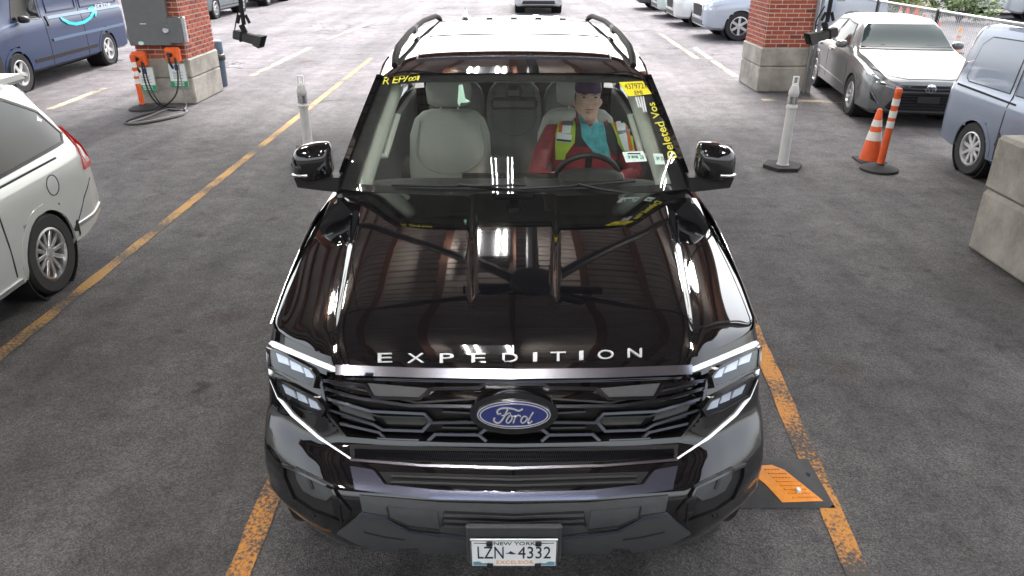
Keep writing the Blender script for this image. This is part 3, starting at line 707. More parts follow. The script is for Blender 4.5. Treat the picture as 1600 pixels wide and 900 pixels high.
for sg in (-1, 1):
    P = [(sg * (roof_w(y) - .075), y, crom(ZR, y) - .03 + hgt) for y, hgt in ((4.40, -.01), (4.52, .015), (4.7, .035), (5.2, .045), (6.0, .045), (6.6, .04), (6.78, .02), (6.9, -.01))]
    rl = MB().tube(P, [.018, .022, .021, .018, .018, .02, .022, .015], 10).build('roof_rail', mat('rail_black', (.012, .012, .013), .6, spec=.2), SUV, 60)
    MB().box((sg * (roof_w(5.5) - .075), 5.5, 1.96), (.035, .16, .05), .01).build('rail_foot', DKPL, rl)
# side frame
def sg_pt(sg, y, t):
    xb = interp([(3.86, .99), (4.2, .992), (6.6, .99), (7.2, .94)], y); xt = roof_w(y) + .012; zb = interp([(3.86, 1.275), (4.4, 1.30), (7.2, 1.33)], y); zt = crom(ZR, y) - .075
    return Vector((sg * (xb + (xt - xb) * t + .02 * math.sin(math.pi * t)), y, zb + (zt - zb) * t))
def slab(name, sg, ya0, ya1, yb0, yb1, t0, t1, m, th=.03, par=SUV):
    nY, nT = 10, 8; P = []
    for j in range(nT + 1):
        for i in range(nY + 1):
            b = j / nT; y0 = ya0 + (yb0 - ya0) * b; y1 = ya1 + (yb1 - ya1) * b
            P.append(sg_pt(sg, y0 + (y1 - y0) * i / nY, t0 + (t1 - t0) * b))
    tr = [(j*(nY+1)+i, j*(nY+1)+i+1, (j+1)*(nY+1)+i+1, (j+1)*(nY+1)+i) for j in range(nT) for i in range(nY)]
    v, f = solid(P, [Vector((sg, 0, .3)).normalized()] * len(P), tr, 0, th); return mk(name, v, f, m, par, 50)
BEIGE = mat('beige_trim', (.42, .43, .38), .7, var=.06)
for sg in (-1, 1):
    # A pillar: outer skin and inner trim between windscreen edge and door glass
    P = []; Q = []
    for j in range(13):
        b = j / 12; w0 = Vector(ws_pt(1 if sg > 0 else 0, b)); y = w0.y + .02 + .16 - .03 * b
        o_ = sg_pt(sg, max(3.87, w0.y + .10), 1) if 0 else Vector((w0.x + sg * (.035 - .008 * b), w0.y + .10, w0.z - .005 + .0 * b))
        P += [w0 + Vector((-sg * .012, -.012, .012)), w0 + Vector((sg * .018, -.004, .014)), o_, o_ + Vector((-sg * .03, .05, -.01)), w0 + Vector((-sg * .05, .07, -.05))]
    F_ = [(j*5+i, j*5+(i+1) % 5, (j+1)*5+(i+1) % 5, (j+1)*5+i) for j in range(12) for i in range(5)]
    mk('windshield_pillar', P, F_, PAINT, SUV, 45)
    tr = MB(); tr.tube([Vector(ws_pt((1 if sg > 0 else 0) - sg * .055, b)) + Vector((0, .10, -.05)) for b in (0, .25, .5, .75, .95)], [.055, .05, .05, .045, .045], 10); pil = tr.build('pillar_trim', BEIGE, SUV, 60)
    a_ = [Vector(ws_pt((1 if sg > 0 else 0) - sg * .095, b)) + Vector((0, .15, -.06)) for b in (.32, .4, .55, .68)]
    MB().tube([a_[0] + Vector((sg * .04, .0, 0)), a_[0], a_[1], a_[2], a_[3], a_[3] + Vector((sg * .04, 0, 0))], .018, 8).build('grab_handle', BEIGE, pil)
    slab('window_pillar', sg, 4.92, 5.06, 4.96, 5.08, 0, 1, GLOSS); slab('window_pillar', sg, 5.98, 6.10, 6.0, 6.10, 0, 1, GLOSS); slab('rear_pillar', sg, 6.85, 7.2, 6.95, 7.2, 0, 1, PAINT)
    slab('roof_side', sg, 4.2, 7.2, 4.22, 7.2, .93, 1.02, PAINT, .05)
    for y0, y1, y2, y3 in ((3.98, 4.92, 4.28, 4.96), (5.06, 5.98, 5.08, 6.0), (6.10, 6.85, 6.10, 6.95)): slab('side_window', sg, y0, y1, y2, y3, 0, .93, SIDEG, .004)
    slab('window_sill', sg, 3.92, 7.2, 3.92, 7.2, -.02, .025, CHROME, .03)
    for yy in (5.0, 6.05): MB().tube([shell_pt(1.5, .5, sg) + Vector((sg * .002, yy - shell_pt(1.5, .5, sg).y, 0)), Vector((sg * 1.014, yy, 1.1))], .004, 5).build('door_seam', BLK, SUV)
    for yy in (4.75, 5.8): MB().box((sg * 1.03, yy, 1.1), (.03, .2, .035), .012).build('door_handle', PAINT, SUV)
    MB().box((sg * .985, 4.55, .36), (.12, 2.2, .05), .02).build('running_board', DKPL, SUV)
    # wing mirror
    X = sg
    sec = [(.965, .03, .08), (.972, .07, .115), (.99, .095, .13), (1.06, .105, .14), (1.13, .09, .13), (1.165, .06, .10), (1.178, .02, .06)]
    sx_ = [.965 + (1.178 - .965) * smooth(k / 16) for k in range(17)]; sec = [(q_, crom([(s[0], s[1]) for s in sec], q_), crom([(s[0], s[2]) for s in sec], q_)) for q_ in sx_]
    P = []; nS = 28
    for xx, ry, rz in sec:
        for k in range(nS):
            w = 2 * math.pi * k / nS; cy, cz = math.cos(w), math.sin(w)
            q = lambda c: math.copysign(abs(c) ** .68, c)
            P.append(Vector((X * xx, 3.84 + ry * q(cy) * (1 if cy < 0 else .55), 1.45 + rz * q(cz) * (.62 if cz < 0 else .8) - (xx - 1.06) * .16)))
    F_ = [(j*nS+i, j*nS+(i+1) % nS, (j+1)*nS+(i+1) % nS, (j+1)*nS+i) for j in range(len(sec) - 1) for i in range(nS)] + [tuple(range(nS)), tuple((len(sec)-1)*nS + i for i in range(nS))]
    mir_ = mk('wing_mirror', P, F_, PAINT, SUV, 50)
    MB().add([(X*.95, 3.80, 1.30), (X*.95, 3.90, 1.30), (X*1.15, 3.88, 1.335), (X*1.15, 3.77, 1.335), (X*.93, 3.79, 1.385), (X*.93, 3.91, 1.385), (X*1.16, 3.89, 1.395), (X*1.16, 3.755, 1.395)],
             [(0, 1, 2, 3), (4, 5, 6, 7), (0, 1, 5, 4), (1, 2, 6, 5), (2, 3, 7, 6), (3, 0, 4, 7)]).build('mirror_arm', DKPL, mir_)
    MB().tube([(X * 1.172, 3.79, 1.40), (X * 1.13, 3.752, 1.405), (X * 1.08, 3.742, 1.41)], .009, 8).build('indicator', DRL if 0 else BRIGHT, mir_)
    MB().box((X * 1.09, 3.90, 1.455), (.17, .006, .15), .003).build('mirror_glass', mat('mirror', (.8, .8, .8), .02, metal=1), mir_)
# wipers
for x0, x1, px in ((-.62, .06, -.02), (.02, .62, .42)):
    p0 = Vector((px + (.12 if x0 < -.1 else .12), 3.70, 1.315))
    bl = [Vector(ws_pt(.5 + x / 1.83, .045 + .03 * abs((x - x0) / (x1 - x0)))) + Vector((0, -.022, .02)) for x in [x0 + (x1 - x0) * k / 8 for k in range(9)]]
    w_ = MB().tube(bl, .008, 6).build('wiper', DKPL, SUV)
    MB().tube([p0 + Vector((.14, -.01, 0)), (bl[4] + p0) / 2 + Vector((0, 0, .01)), bl[4] + Vector((0, -.01, .012))], .009, 6).build('wiper_arm', DKPL, w_)
# ------------------------------------------------------------------ cabin of the SUV
def rings(secs, n=20, e=.7, M=None):
    """stacked super-ellipse rings: (cx, cy, cz, rx, ry[, tilt]) -> verts, faces"""
    v = []; f = []
    for s in secs:
        cx, cy, cz, rx, ry = s[:5]; tl = s[5] if len(s) > 5 else 0
        for k in range(n):
            w = 2 * math.pi * k / n; c, d = math.cos(w), math.sin(w); q = lambda t: math.copysign(abs(t) ** e, t)
            p = Vector((cx + rx * q(c), cy + ry * q(d), cz + tl * ry * q(d))); v.append(M @ p if M else p)
    m = len(secs)
    for i in range(m - 1):
        for k in range(n): f.append((i*n+k, i*n+(k+1) % n, (i+1)*n+(k+1) % n, (i+1)*n+k))
    f.append(tuple(reversed(range(n)))); f.append(tuple((m-1)*n + k for k in range(n)))
    return v, f
SEATM = mat('grey_leather', (.42, .425, .38), .55, bump=.15, bscale=150, var=.06, vscale=4)
DASH = mat('dash_plastic', (.03, .03, .031), .6, bump=.2, bscale=300)
def seat(cx, y, z0=.72, s=1.0, hm=SEATM, rest=True):
    def slope(z): return y + (z - 1.0) * .2
    sec = [(cx, slope(z), z, rx * s, ry) for z, rx, ry in ((z0, .22, .05), (z0 + .03, .26, .08), (z0 + .2, .275, .085), (z0 + .42, .285, .085), (z0 + .6, .275, .075), (z0 + .70, .24, .062), (z0 + .745, .19, .05), (z0 + .76, .14, .03))]
    v, f = rings(sec, 28, .55); b = mk('seat', v, f, hm, SUV, 60)
    v, f = rings([(cx, y - .28, z0 - .16, .25, .24), (cx, y - .28, z0 - .12, .27, .27), (cx, y - .28, z0 - .02, .27, .27), (cx, y - .27, z0 + .02, .24, .24)], 24, .5); mk('cushion', v, f, hm, b, 60)
    pp = MB(); L_ = []
    for t in range(13):
        a = math.pi * t / 12; zz_ = z0 + .52 - .16 * math.sin(a); L_.append((cx + .235 * s * math.cos(a), slope(zz_) - .088, zz_))
    pp.tube([(cx + .2 * s, slope(z0 + .70) - .06, z0 + .70)] + L_ + [(cx - .2 * s, slope(z0 + .70) - .06, z0 + .70)], .006, 6); pp.build('seam', hm, b)
    if rest:
        zt = z0 + .79
        v, f = rings([(cx, slope(zt) - .03, zt, .10, .03), (cx, slope(zt) - .03, zt + .02, .145, .05), (cx, slope(zt) - .03, zt + .12, .155, .055), (cx, slope(zt) - .02, zt + .19, .14, .05), (cx, slope(zt) - .02, zt + .21, .10, .03)], 24, .55); mk('headrest', v, f, hm, b, 60)
        for d in (-.06, .06): MB().tube([(cx + d, slope(zt), z0 + .70), (cx + d, slope(zt), zt + .02)], .009, 8).build('headrest_post', BRIGHT, b)
seat(-.44, 4.98); seat(.44, 5.02)
for x in (-.46, 0, .46): seat(x, 6.0, .74, .82, mat('dark_leather', (.10, .10, .10), .6))
MB().box((0, 5.4, .5), (1.86, 3.5, .05)).build('cabin_floor', mat('dark_carpet', (.02, .02, .02), .95), SUV)
for sg in (-1, 1): MB().box((sg * .945, 5.4, .86), (.05, 3.4, .82), .02).build('door_trim', mat('door_trim_grey', (.16, .16, .15), .7), SUV)
MB().box((0, 7.12, 1.0), (1.7, .06, 1.0), .02).build('tailgate', PAINT, SUV)
gl = MB(); gl.add([(-.8, 7.17, 1.35), (.8, 7.17, 1.35), (.62, 7.17, 1.86), (-.62, 7.17, 1.86)], [(0, 1, 2, 3)]); gl.build('rear_window', SIDEG, SUV)
v, f = rings([(0, 3.98, .85, .9, .2), (0, 3.98, 1.1, .9, .3), (0, 4.0, 1.2, .9, .33), (0, 3.99, 1.235, .88, .3), (0, 3.98, 1.25, .8, .22)], 40, .35); dash = mk('dashboard', v, f, DASH, SUV, 50)
rb = MB()
for k in range(60): rb.box((-.42 + k * .0145, 3.98, 1.262), (.007, .03, .014))
rb.build('defroster_grille', PLAST, dash, None, 'stuff'); MB().box((0, 3.99, 1.254), (.9, .045, .01), .003).build('defroster_strip', PLAST, dash)
MB().box((.0, 4.26, 1.20), (.62, .02, .14), .008, Matrix.Rotation(R(-12), 4, 'X')).build('screen', GLOSS, dash)
v, f = rings([(.45, 4.18, 1.2, .2, .1), (.45, 4.18, 1.28, .19, .1), (.45, 4.2, 1.30, .15, .07)], 24, .6); mk('instrument_hood', v, f, DASH, dash, 50)
MB().box((0, 4.75, .78), (.26, .9, .22), .04).build('center_console', DASH, SUV)
sw = MB(); MS = Matrix.Translation((.45, 4.40, 1.20)) @ Matrix.Rotation(R(-62), 4, 'X')
ring = [(.19 + .018 * math.cos(a), .018 * math.sin(a)) for a in [2 * math.pi * k / 10 for k in range(10)]]
sw.lathe(ring, 40, MS, True); wheel_ = sw.build('steering_wheel', DKPL, SUV, 60)
hb = MB(); hb.lathe([(.001, .03), (.07, .025), (.085, 0), (.07, -.04)], 24, MS)
for a in (0, 180, 270): hb.box((0, 0, 0), (.12, .04, .018), .006, MS @ Matrix.Rotation(R(a), 4, 'Z') @ Matrix.Translation((.13, 0, 0)))
hb.build('wheel_hub', DKPL, wheel_)
rm_ = MB().box((0, 4.27, 1.68), (.27, .03, .075), .02).build('rear_view_mirror', DKPL, SUV)
MB().box((0, 4.288, 1.68), (.25, .003, .06), .001).build('mirror_face', BRIGHT, rm_); MB().box((0, 4.235, 1.755), (.1, .1, .07), .02).build('sensor_pod', DKPL, rm_)
for x in (-.4, .4): MB().box((x, 4.42, 1.83), (.42, .2, .025), .01).build('sun_visor', BEIGE, SUV)
# writing, labels and stickers on the windshield
MARK = mat('yellow_marker', (.80, .74, .08), .6); YLAB = mat('yellow_label', (.85, .72, .03), .5); INK = mat('ink', (.02, .02, .02), .6); MINT = mat('mint_sticker', (.55, .78, .66), .5)
for s, x0, x1 in (('R', 598, 608), ('E', 613, 621), ('P', 622, 631), ('/', 630, 637), ('0', 637, 643), ('0', 643, 649), ('1', 651, 654)):
    yb = 132 - (x0 - 598) * .12; hh = 11 if s in 'REP/1' else 7
    text_on('marker_writing', s, lambda u, v: (x0 + (x1 - x0) * u + 3 * v, yb - hh * v), PXW, .003, .003, MARK, windscreen)
def vert_text(s, a, b, hgt):
    A, B = Vector(a), Vector(b); d = (B - A); nrm = Vector((d.y, -d.x)).normalized()
    text_on('marker_writing', s, lambda u, v: tuple(A + d * u + nrm * (hgt * v) + d.normalized() * 3 * v), PXW, .003, .003, MARK, windscreen)
vert_text('Deleted', (1058, 246), (1036, 190), 13); vert_text('Vos', (1032, 184), (1022, 160), 11)
def lab(P, m, name='sticker'): return patch(name, P, PXW, .003, .002, m, windscreen, 8)
yl = lab([(967, 129), (1004, 127), (1018, 147), (981, 151)], YLAB)
text_on('label_print', '4379721', lambda u, v: (974 + 33 * u - 3 * v + 3, 140 - 1.5 * u - 8.5 * v), PXW, .0045, .001, INK, yl)
text_on('label_print', 'EMI', lambda u, v: (992 + 12 * u - 1.5 * v, 148.5 - .5 * u - 6 * v), PXW, .0045, .001, INK, yl)
for x, y0, y1 in ((993, 152, 168), (1001, 151, 175)):
    for d in (0, 3.6): patch('label_strip', ribbon([(x + d, y0), (x + d + 5, y1)], 2), PXW, .003, .001, WHITE, windscreen, 6)
for P, rows in (([(972, 238), (1004, 236.5), (1011, 252), (978, 254)], ((980, 1000, 240.5, 2), )), ([(1020, 240), (1035, 241), (1039, 257), (1024, 257)], ())):
    lab(P, WHITE, 'sticker'); c_ = (sum(p[0] for p in P) / 4, sum(p[1] for p in P) / 4); s_ = patch('sticker_face', [(c_[0] + (x - c_[0]) * .86, c_[1] + (y - c_[1]) * .8) for x, y in P], PXW, .0042, .001, MINT, windscreen, 8)
    for x0, x1, y0, dy in rows: patch('sticker_print', ribbon([(x0, y0), (x1, y0)], dy), PXW, .0055, .001, INK, windscreen, 8)
for s_, x0, x1, y0, y1 in (('9', 980, 983.5, 243.5, 249), ('NEWYORK', 985.5, 996, 243.5, 248), ('26', 998.5, 1005, 242.5, 249), ('09 25', 1024.5, 1035.5, 245.5, 251)):
    text_on('sticker_print', s_, lambda u, v: (x0 + (x1 - x0) * u + (1 - v) * 1.2, y1 - (y1 - y0) * v), PXW, .0055, .001, INK, windscreen)
tg = patch('paper_tag', [(716, 129), (722, 129), (726, 150), (734, 155), (728, 157), (719, 157), (717, 163), (714, 157)], PXW, -.02, .003, MINT, None, 6); tag(tg, 'mint green paper tag hanging inside the windshield before the empty seat', 'tag')

# ------------------------------------------------------------------ driver
def px3(px, py, Y):
    d = ray(px, py); return CAM + d * ((Y - CAM.y) / d.y)
DX = .47
drv = empty('person', (DX, 4.85, .62), 'driver in red jacket and hi-vis vest with purple cap behind the wheel', 'person')
bm_parts = []
tor = rings([(DX, 4.86, .62, .19, .15), (DX, 4.85, .75, .20, .15), (DX, 4.83, .95, .20, .14), (DX, 4.82, 1.15, .215, .14), (DX, 4.82, 1.30, .25, .14), (DX, 4.82, 1.39, .24, .12), (DX, 4.81, 1.435, .17, .095), (DX, 4.80, 1.46, .075, .07), (DX, 4.785, 1.50, .062, .066)], 28, .85); bm_parts.append(tor)
head = rings([(DX - .003, 4.735, 1.475, .03, .03), (DX - .003, 4.735, 1.485, .05, .06), (DX, 4.745, 1.51, .063, .085), (DX, 4.755, 1.545, .07, .095), (DX, 4.76, 1.585, .075, .10), (DX, 4.765, 1.625, .077, .103), (DX, 4.77, 1.665, .074, .10), (DX, 4.775, 1.70, .06, .08), (DX, 4.775, 1.72, .03, .04)], 28, .95); bm_parts.append(head)
def limb(P, r):
    m_ = MB(); m_.tube(P, r, 14); bm_parts.append((m_.v, m_.f))
fy = lambda z: 4.76 - .10
limb([(DX, 4.668, 1.605), (DX, 4.650, 1.575), (DX, 4.640, 1.560), (DX, 4.66, 1.55)], [.010, .014, .020, .013])                 # nose
for s in (-1, 1):
    limb([(DX + s*.012, 4.672, 1.605), (DX + s*.04, 4.675, 1.61), (DX + s*.062, 4.70, 1.602)], [.011, .016, .010])           # brow
    limb([(DX + s*.03, 4.685, 1.565), (DX + s*.05, 4.70, 1.56)], [.014, .014])                                              # cheek
    limb([(DX + s*.075, 4.775, 1.56), (DX + s*.086, 4.785, 1.585), (DX + s*.082, 4.785, 1.61)], [.009, .014, .011])          # ear
    limb([(DX + s*.022, 4.672, 1.52), (DX, 4.662, 1.522)], [.008, .011]); limb([(DX + s*.018, 4.672, 1.508), (DX, 4.665, 1.505)], [.008, .01])  # lips
    sh, el, wr = Vector((DX + s*.21, 4.82, 1.365)), Vector((DX + s*.325, 4.70, 1.13)), Vector((.45 + s*.185, 4.47, 1.17))
    limb([(DX + s*.10, 4.82, 1.36), sh, (sh + el) / 2 + Vector((s*.02, 0, 0)), el], [.085, .085, .066, .056]); limb([el, (el + wr) / 2, wr], [.056, .05, .036])
    hd = Vector((.45 + s*.19, 4.42, 1.19)); limb([wr, (wr + hd) / 2 + Vector((s*.012, 0, .01)), hd + Vector((s*.022, 0, .012))], [.03, .036, .03])
    for k in range(4):
        b = hd + Vector((s*.022, -.008 + .0, .035 - k*.021)); L_ = (.9, 1.0, .95, .78)[k]
        limb([b, b + Vector((s*.002, -.035*L_, .004)), b + Vector((-s*.028, -.05*L_, .006)), b + Vector((-s*.045, -.03*L_, .004))], [.010, .0095, .009, .008])
    limb([hd + Vector((s*.01, .02, .03)), hd + Vector((-s*.012, .025, .045)), hd + Vector((-s*.03, .012, .05))], [.011, .01, .009])
    limb([(DX + s*.09, 4.84, .70), (DX + s*.13, 4.5, .72), (DX + s*.13, 4.32, .68)], [.10, .085, .065]); limb([(DX + s*.13, 4.32, .68), (DX + s*.12, 4.15, .35)], [.06, .045])
PV = []; PF = []
for v, f in bm_parts:
    k = len(PV); PV += [Vector(p) - Vector(drv.location) for p in v]; PF += [tuple(i + k for i in q) for q in f]
SKIN = mat('skin', (.66, .41, .32), .55, bump=.12, bscale=90, var=.12, vscale=25); REDJ = mat('red_jacket', (.27, .015, .028), .75, bump=1.0, bscale=16, var=.3, vscale=10); TROU = mat('dark_trousers', (.02, .022, .03), .9)
tmp = bpy.data.objects.new('tmp', mesh_of('tmp', PV, PF, REDJ)); COL.objects.link(tmp)
rmod = tmp.modifiers.new('r', 'REMESH'); rmod.mode = 'VOXEL'; rmod.voxel_size = .0075; rmod.use_smooth_shade = True
smod = tmp.modifiers.new('s', 'SMOOTH'); smod.factor = .5; smod.iterations = 2
dg = bpy.context.evaluated_depsgraph_get(); me = bpy.data.meshes.new_from_object(tmp.evaluated_get(dg)); bpy.data.objects.remove(tmp)
me.name = 'body'; me.materials.clear()
for x in (REDJ, SKIN, TROU): me.materials.append(x)
L0 = Vector(drv.location)
for p in me.polygons:
    c = p.center + L0; p.use_smooth = True
    hand = c.y < 4.455 and c.z > 1.0
    p.material_index = 1 if (c.z > 1.462 or hand) else (2 if c.z < .80 else 0)
body = bpy.data.objects.new('body', me); COL.objects.link(body); body.parent = drv
bw = bvh_of([v.co + L0 for v in me.vertices], [tuple(p.vertices) for p in me.polygons]); PXB = caster_of(bw, 'px')
Z2 = lambda L: [(860 + x / 5.627, 100 + y / 5.627) for x, y in L]
HIV = mat('hi_vis_yellow', (.42, .60, .04), .7, bump=.5, bscale=60); HIO = mat('hi_vis_orange', (.75, .15, .02), .7, bump=.4, bscale=40); REFW = mat('reflective_tape', (.8, .85, .86), .35); TEAL = mat('teal_shirt', (.08, .38, .43), .7, bump=1.0, bscale=22, var=.3, vscale=20); DKJ = mat('dark_lining', (.03, .028, .032), .8)
def cl(name, L, off, m, par=body, step=3): return patch(name, Z2(L), PXB, off, .006, m, par, step, 50)
cl('shirt', [(240, 420), (300, 490), (345, 560), (400, 500), (445, 425), (475, 560), (500, 700), (530, 830), (420, 820), (330, 720), (270, 640), (255, 520)], .006, TEAL)
cl('jacket_lining', [(205, 520), (262, 510), (275, 640), (320, 730), (215, 720)], .008, DKJ); cl('jacket_lining', [(470, 520), (515, 500), (600, 690), (640, 790), (560, 800), (495, 690)], .008, DKJ)
cl('collar', [(198, 440), (222, 372), (252, 440), (268, 540), (222, 510)], .014, REDJ); cl('collar', [(452, 400), (520, 490), (482, 560), (458, 480)], .014, REDJ)
v1 = cl('vest', [(92, 428), (212, 368), (224, 500), (216, 690), (140, 790), (130, 836), (58, 836), (44, 640), (72, 490)], .016, HIV)
cl('stripe_orange', [(108, 425), (152, 402), (120, 610), (76, 606), (84, 500)], .019, HIO, v1); cl('tape', [(154, 400), (210, 374), (206, 480), (178, 612), (108, 614), (122, 540)], .021, REFW, v1); cl('tape_band', [(110, 530), (205, 528), (204, 556), (112, 556)], .023, STEEL, v1)
v2 = cl('vest', [(470, 360), (545, 370), (712, 430), (690, 560), (728, 770), (650, 775), (596, 690), (520, 520)], .016, HIV)
cl('stripe_orange', [(540, 376), (584, 384), (556, 468), (590, 600), (576, 600), (518, 456)], .019, HIO, v2); cl('tape', [(586, 386), (656, 398), (632, 460), (644, 590), (690, 768), (656, 760), (610, 660), (586, 592), (557, 466)], .021, REFW, v2); cl('stripe_orange', [(658, 398), (708, 430), (688, 480), (672, 590), (716, 764), (694, 766), (648, 600), (634, 462)], .019, HIO, v2); cl('tape_band', [(586, 596), (674, 584), (678, 608), (592, 622)], .024, STEEL, v2)
bd = cl('badge', [(76, 612), (192, 626), (182, 692), (64, 680)], .03, WHITE); cl('badge_print', [(78, 655), (186, 668), (182, 686), (72, 674)], .038, INK, bd)
EYEW = mat('eye_white', (.55, .5, .46), .3); GREY = mat('grey_hair', (.14, .12, .105), .9); LIP = mat('lip', (.28, .10, .08), .6); PURP = mat('purple_cap', (.085, .02, .10), .8, bump=.3, bscale=200)
for cx_ in (296, 395):
    e_ = cl('eye', [(cx_ - 26, 293), (cx_, 284), (cx_ + 26, 293), (cx_, 301)], .003, EYEW, body, 1.5); cl('iris', [(cx_ - 12, 286), (cx_ + 12, 286), (cx_ + 12, 300), (cx_ - 12, 300)], .0045, INK, e_, 1.5); cl('eyebrow', [(cx_ - 38, 280), (cx_, 262), (cx_ + 38, 272), (cx_, 275)], .004, GREY, body, 1.5)
cl('mouth', [(300, 402), (345, 396), (392, 401), (345, 411)], .002, LIP, body, 2)
cap = rings([(DX, 4.765, 1.664, .082, .108), (DX, 4.768, 1.68, .084, .109), (DX, 4.772, 1.715, .078, .10), (DX, 4.775, 1.742, .058, .075), (DX, 4.775, 1.757, .02, .03)], 28, .95); cp = mk('cap', *cap, PURP, drv, 60)
bv = []; 
for j in range(7):
    for i in range(15):
        a = R(200 + 140 * i / 14); t = j / 6; rx, ry = .080 + .006 * t, .105 + .05 * t
        bv.append((DX + math.cos(a) * rx, 4.766 + math.sin(a) * ry, 1.676 + .002 * t - .010 * abs(math.cos(a))))
bfc = [(j*15+i, j*15+i+1, (j+1)*15+i+1, (j+1)*15+i) for j in range(6) for i in range(14)]
v, f = solid([Vector(p) for p in bv], [Vector((0, 0, 1))] * len(bv), bfc, 0, .005); mk('cap_peak', v, f, PURP, cp, 60)
v, f = rings([(DX, 4.79, 1.575, .080, .085), (DX, 4.787, 1.61, .082, .09), (DX, 4.78, 1.64, .081, .098)], 28, .95); mk('hair', v, f, GREY, drv, 60)
# ------------------------------------------------------------------ other vehicles
AUTOG = mat('tinted_auto_glass', (.006, .008, .010), .04, spec=.3)
PALEG = mat('pale_auto_glass', (.02, .034, .032), .04, spec=.4)
TAIL = mat('tail_lamp_red', (.55, .01, .012), .12, coat=1)
RIMS = mat('alloy_rim', (.62, .62, .63), .28, metal=.85)
LENS = mat('headlamp_clear', (.55, .58, .62), .08, metal=.6, coat=1)
AMBER = mat('amber_lens', (.8, .3, .03), .2, coat=1)
class Car: pass
def car(name, label, cat, st, paint, wheels, L, group=None, spokes=10, wr=.33, rim=RIMS, step=.06):
    c = Car(); c.root = empty(name, (0, 0, 0), label, cat, group); c.L = L; c.paint = paint
    cols = list(zip(*st)); tabs = [[(y, v) for y, v in zip(cols[0], col)] for col in cols[1:]]
    ys = sorted(set([round(L * i / int(L / step), 4) for i in range(int(L / step) + 1)] + [s[0] for s in st])); V = []; nP = 0
    for y in ys:
        w, zs, zb, wt, ze, zt = [crom(t, y) for t in tabs]
        K = [(w*.90, zs), (w*.985, zs+.06), (w, zs+.42*(zb-zs)), (w*.99, zb-.10), (w*.965, zb-.02), (w*.945, zb+.012), ((w*.93+wt)*.5+.02, (zb+ze)*.5+.01), (wt+.015, ze-.03), (wt-.02, ze+.02), (wt*.7, zt-.012), (wt*.35, zt-.002), (0, zt)]
        sec = []
        for i in range(len(K) - 1):
            for q in (0, .34, .67): sec.append((K[i][0] + (K[i+1][0]-K[i][0])*q, K[i][1] + (K[i+1][1]-K[i][1])*q))
        sec.append(K[-1]); full = sec + [(-x, z) for x, z in reversed(sec[:-1])]; nP = len(full)
        V += [Vector((x, y, z)) for x, z in full]
    F = [(j*nP+i, (j+1)*nP+i, (j+1)*nP+i+1, j*nP+i+1) for j in range(len(ys) - 1) for i in range(nP - 1)]
    F.append(tuple(range(nP))); F.append(tuple((len(ys)-1)*nP + i for i in reversed(range(nP))))
    F += [(j*nP, j*nP+nP-1, (j+1)*nP+nP-1, (j+1)*nP) for j in range(len(ys) - 1)]
    c.V, c.F = V, F; c.bvh = bvh_of(V, F); W_ = max(cols[1]); c.W = W_
    F2 = [f for f in F if len(f) > 4 or not any((sum(V[i].y for i in f)/4 - wy)**2 + (sum(V[i].z for i in f)/4 - wr)**2 < (wr+.045)**2 and abs(sum(V[i].x for i in f)/4) > W_*.72 for wy in wheels)]
    c.body = mk('body', V, F2, paint, c.root, 38)
    for wy in wheels:
        for sg in (-1, 1):
            M = Matrix.Translation((sg * (W_ - .115), wy, wr)) @ Matrix.Rotation(R(90) * sg, 4, 'Y')
            t = MB(); k = wr
            t.lathe([(k*.64, -.10), (k*.93, -.105), (k*.99, -.085), (k, -.05), (k, .05), (k*.99, .085), (k*.93, .105), (k*.68, .10), (k*.64, .085)], 36, M, True); ty = t.build('wheel', RUBBER, c.root, 40)
            r_ = MB(); r_.lathe([(k*.645, .02), (k*.65, .095), (k*.60, .10), (k*.57, .05), (k*.57, .0)], 36, M, True); r_.lathe([(.001, .085), (k*.14, .08), (k*.18, .05)], 20, M)
            for q in range(spokes): r_.box((0, 0, 0), (k*.50, k*(.9/spokes+.03), .022), .005, M @ Matrix.Rotation(2*math.pi*q/spokes, 4, 'Z') @ Matrix.Translation((k*.36, 0, .062)))
            r_.build('rim', rim, ty)
            MB().lathe([(k*.63, .0), (k*.3, .01), (.001, .012)], 24, M).build('brake_disc', DKPL, ty)
            a_ = MB(); a_.lathe([(k+.055, -.28), (k+.055, .09), (k+.045, .09), (k+.045, -.26), (.001, -.26)], 28, M); a_.build('wheel_arch', BLK, c.root)
            arc = [(wy + (k+.055) * math.cos(R(a)), k + (k+.055) * math.sin(R(a))) for a in range(-12, 193, 12)]
            patch('arch_lip', ribbon(arc, .06), caster_of(c.bvh, 'side', sg), .006, .02, paint, c.root, .1)
    MB().box((0, L/2, .3), (W_*1.5, L*.8, .2), .03).build('underbody', BLK, c.root)
    c.side = lambda n, P, m, off=.006, th=.01, par=None, step=.12: [patch(n, P, caster_of(c.bvh, 'side', sg), off, th, m, par or c.root, step) for sg in (-1, 1)]
    c.front = lambda n, P, m, off=.006, th=.01, par=None, step=.1: patch(n, P, caster_of(c.bvh, 'front'), off, th, m, par or c.root, step)
    c.rear = lambda n, P, m, off=.006, th=.01, par=None, step=.1: patch(n, P, caster_of(c.bvh, 'rear'), off, th, m, par or c.root, step)
    def win(P, m=AUTOG):
        for sg in (-1, 1):
            g = patch('window', P, caster_of(c.bvh, 'side', sg), .004, .006, m, c.root, .12)
            patch('window_trim', ribbon(P + [P[0]], .025), caster_of(c.bvh, 'side', sg), .008, .012, DKPL, g, .12)
    c.win = win
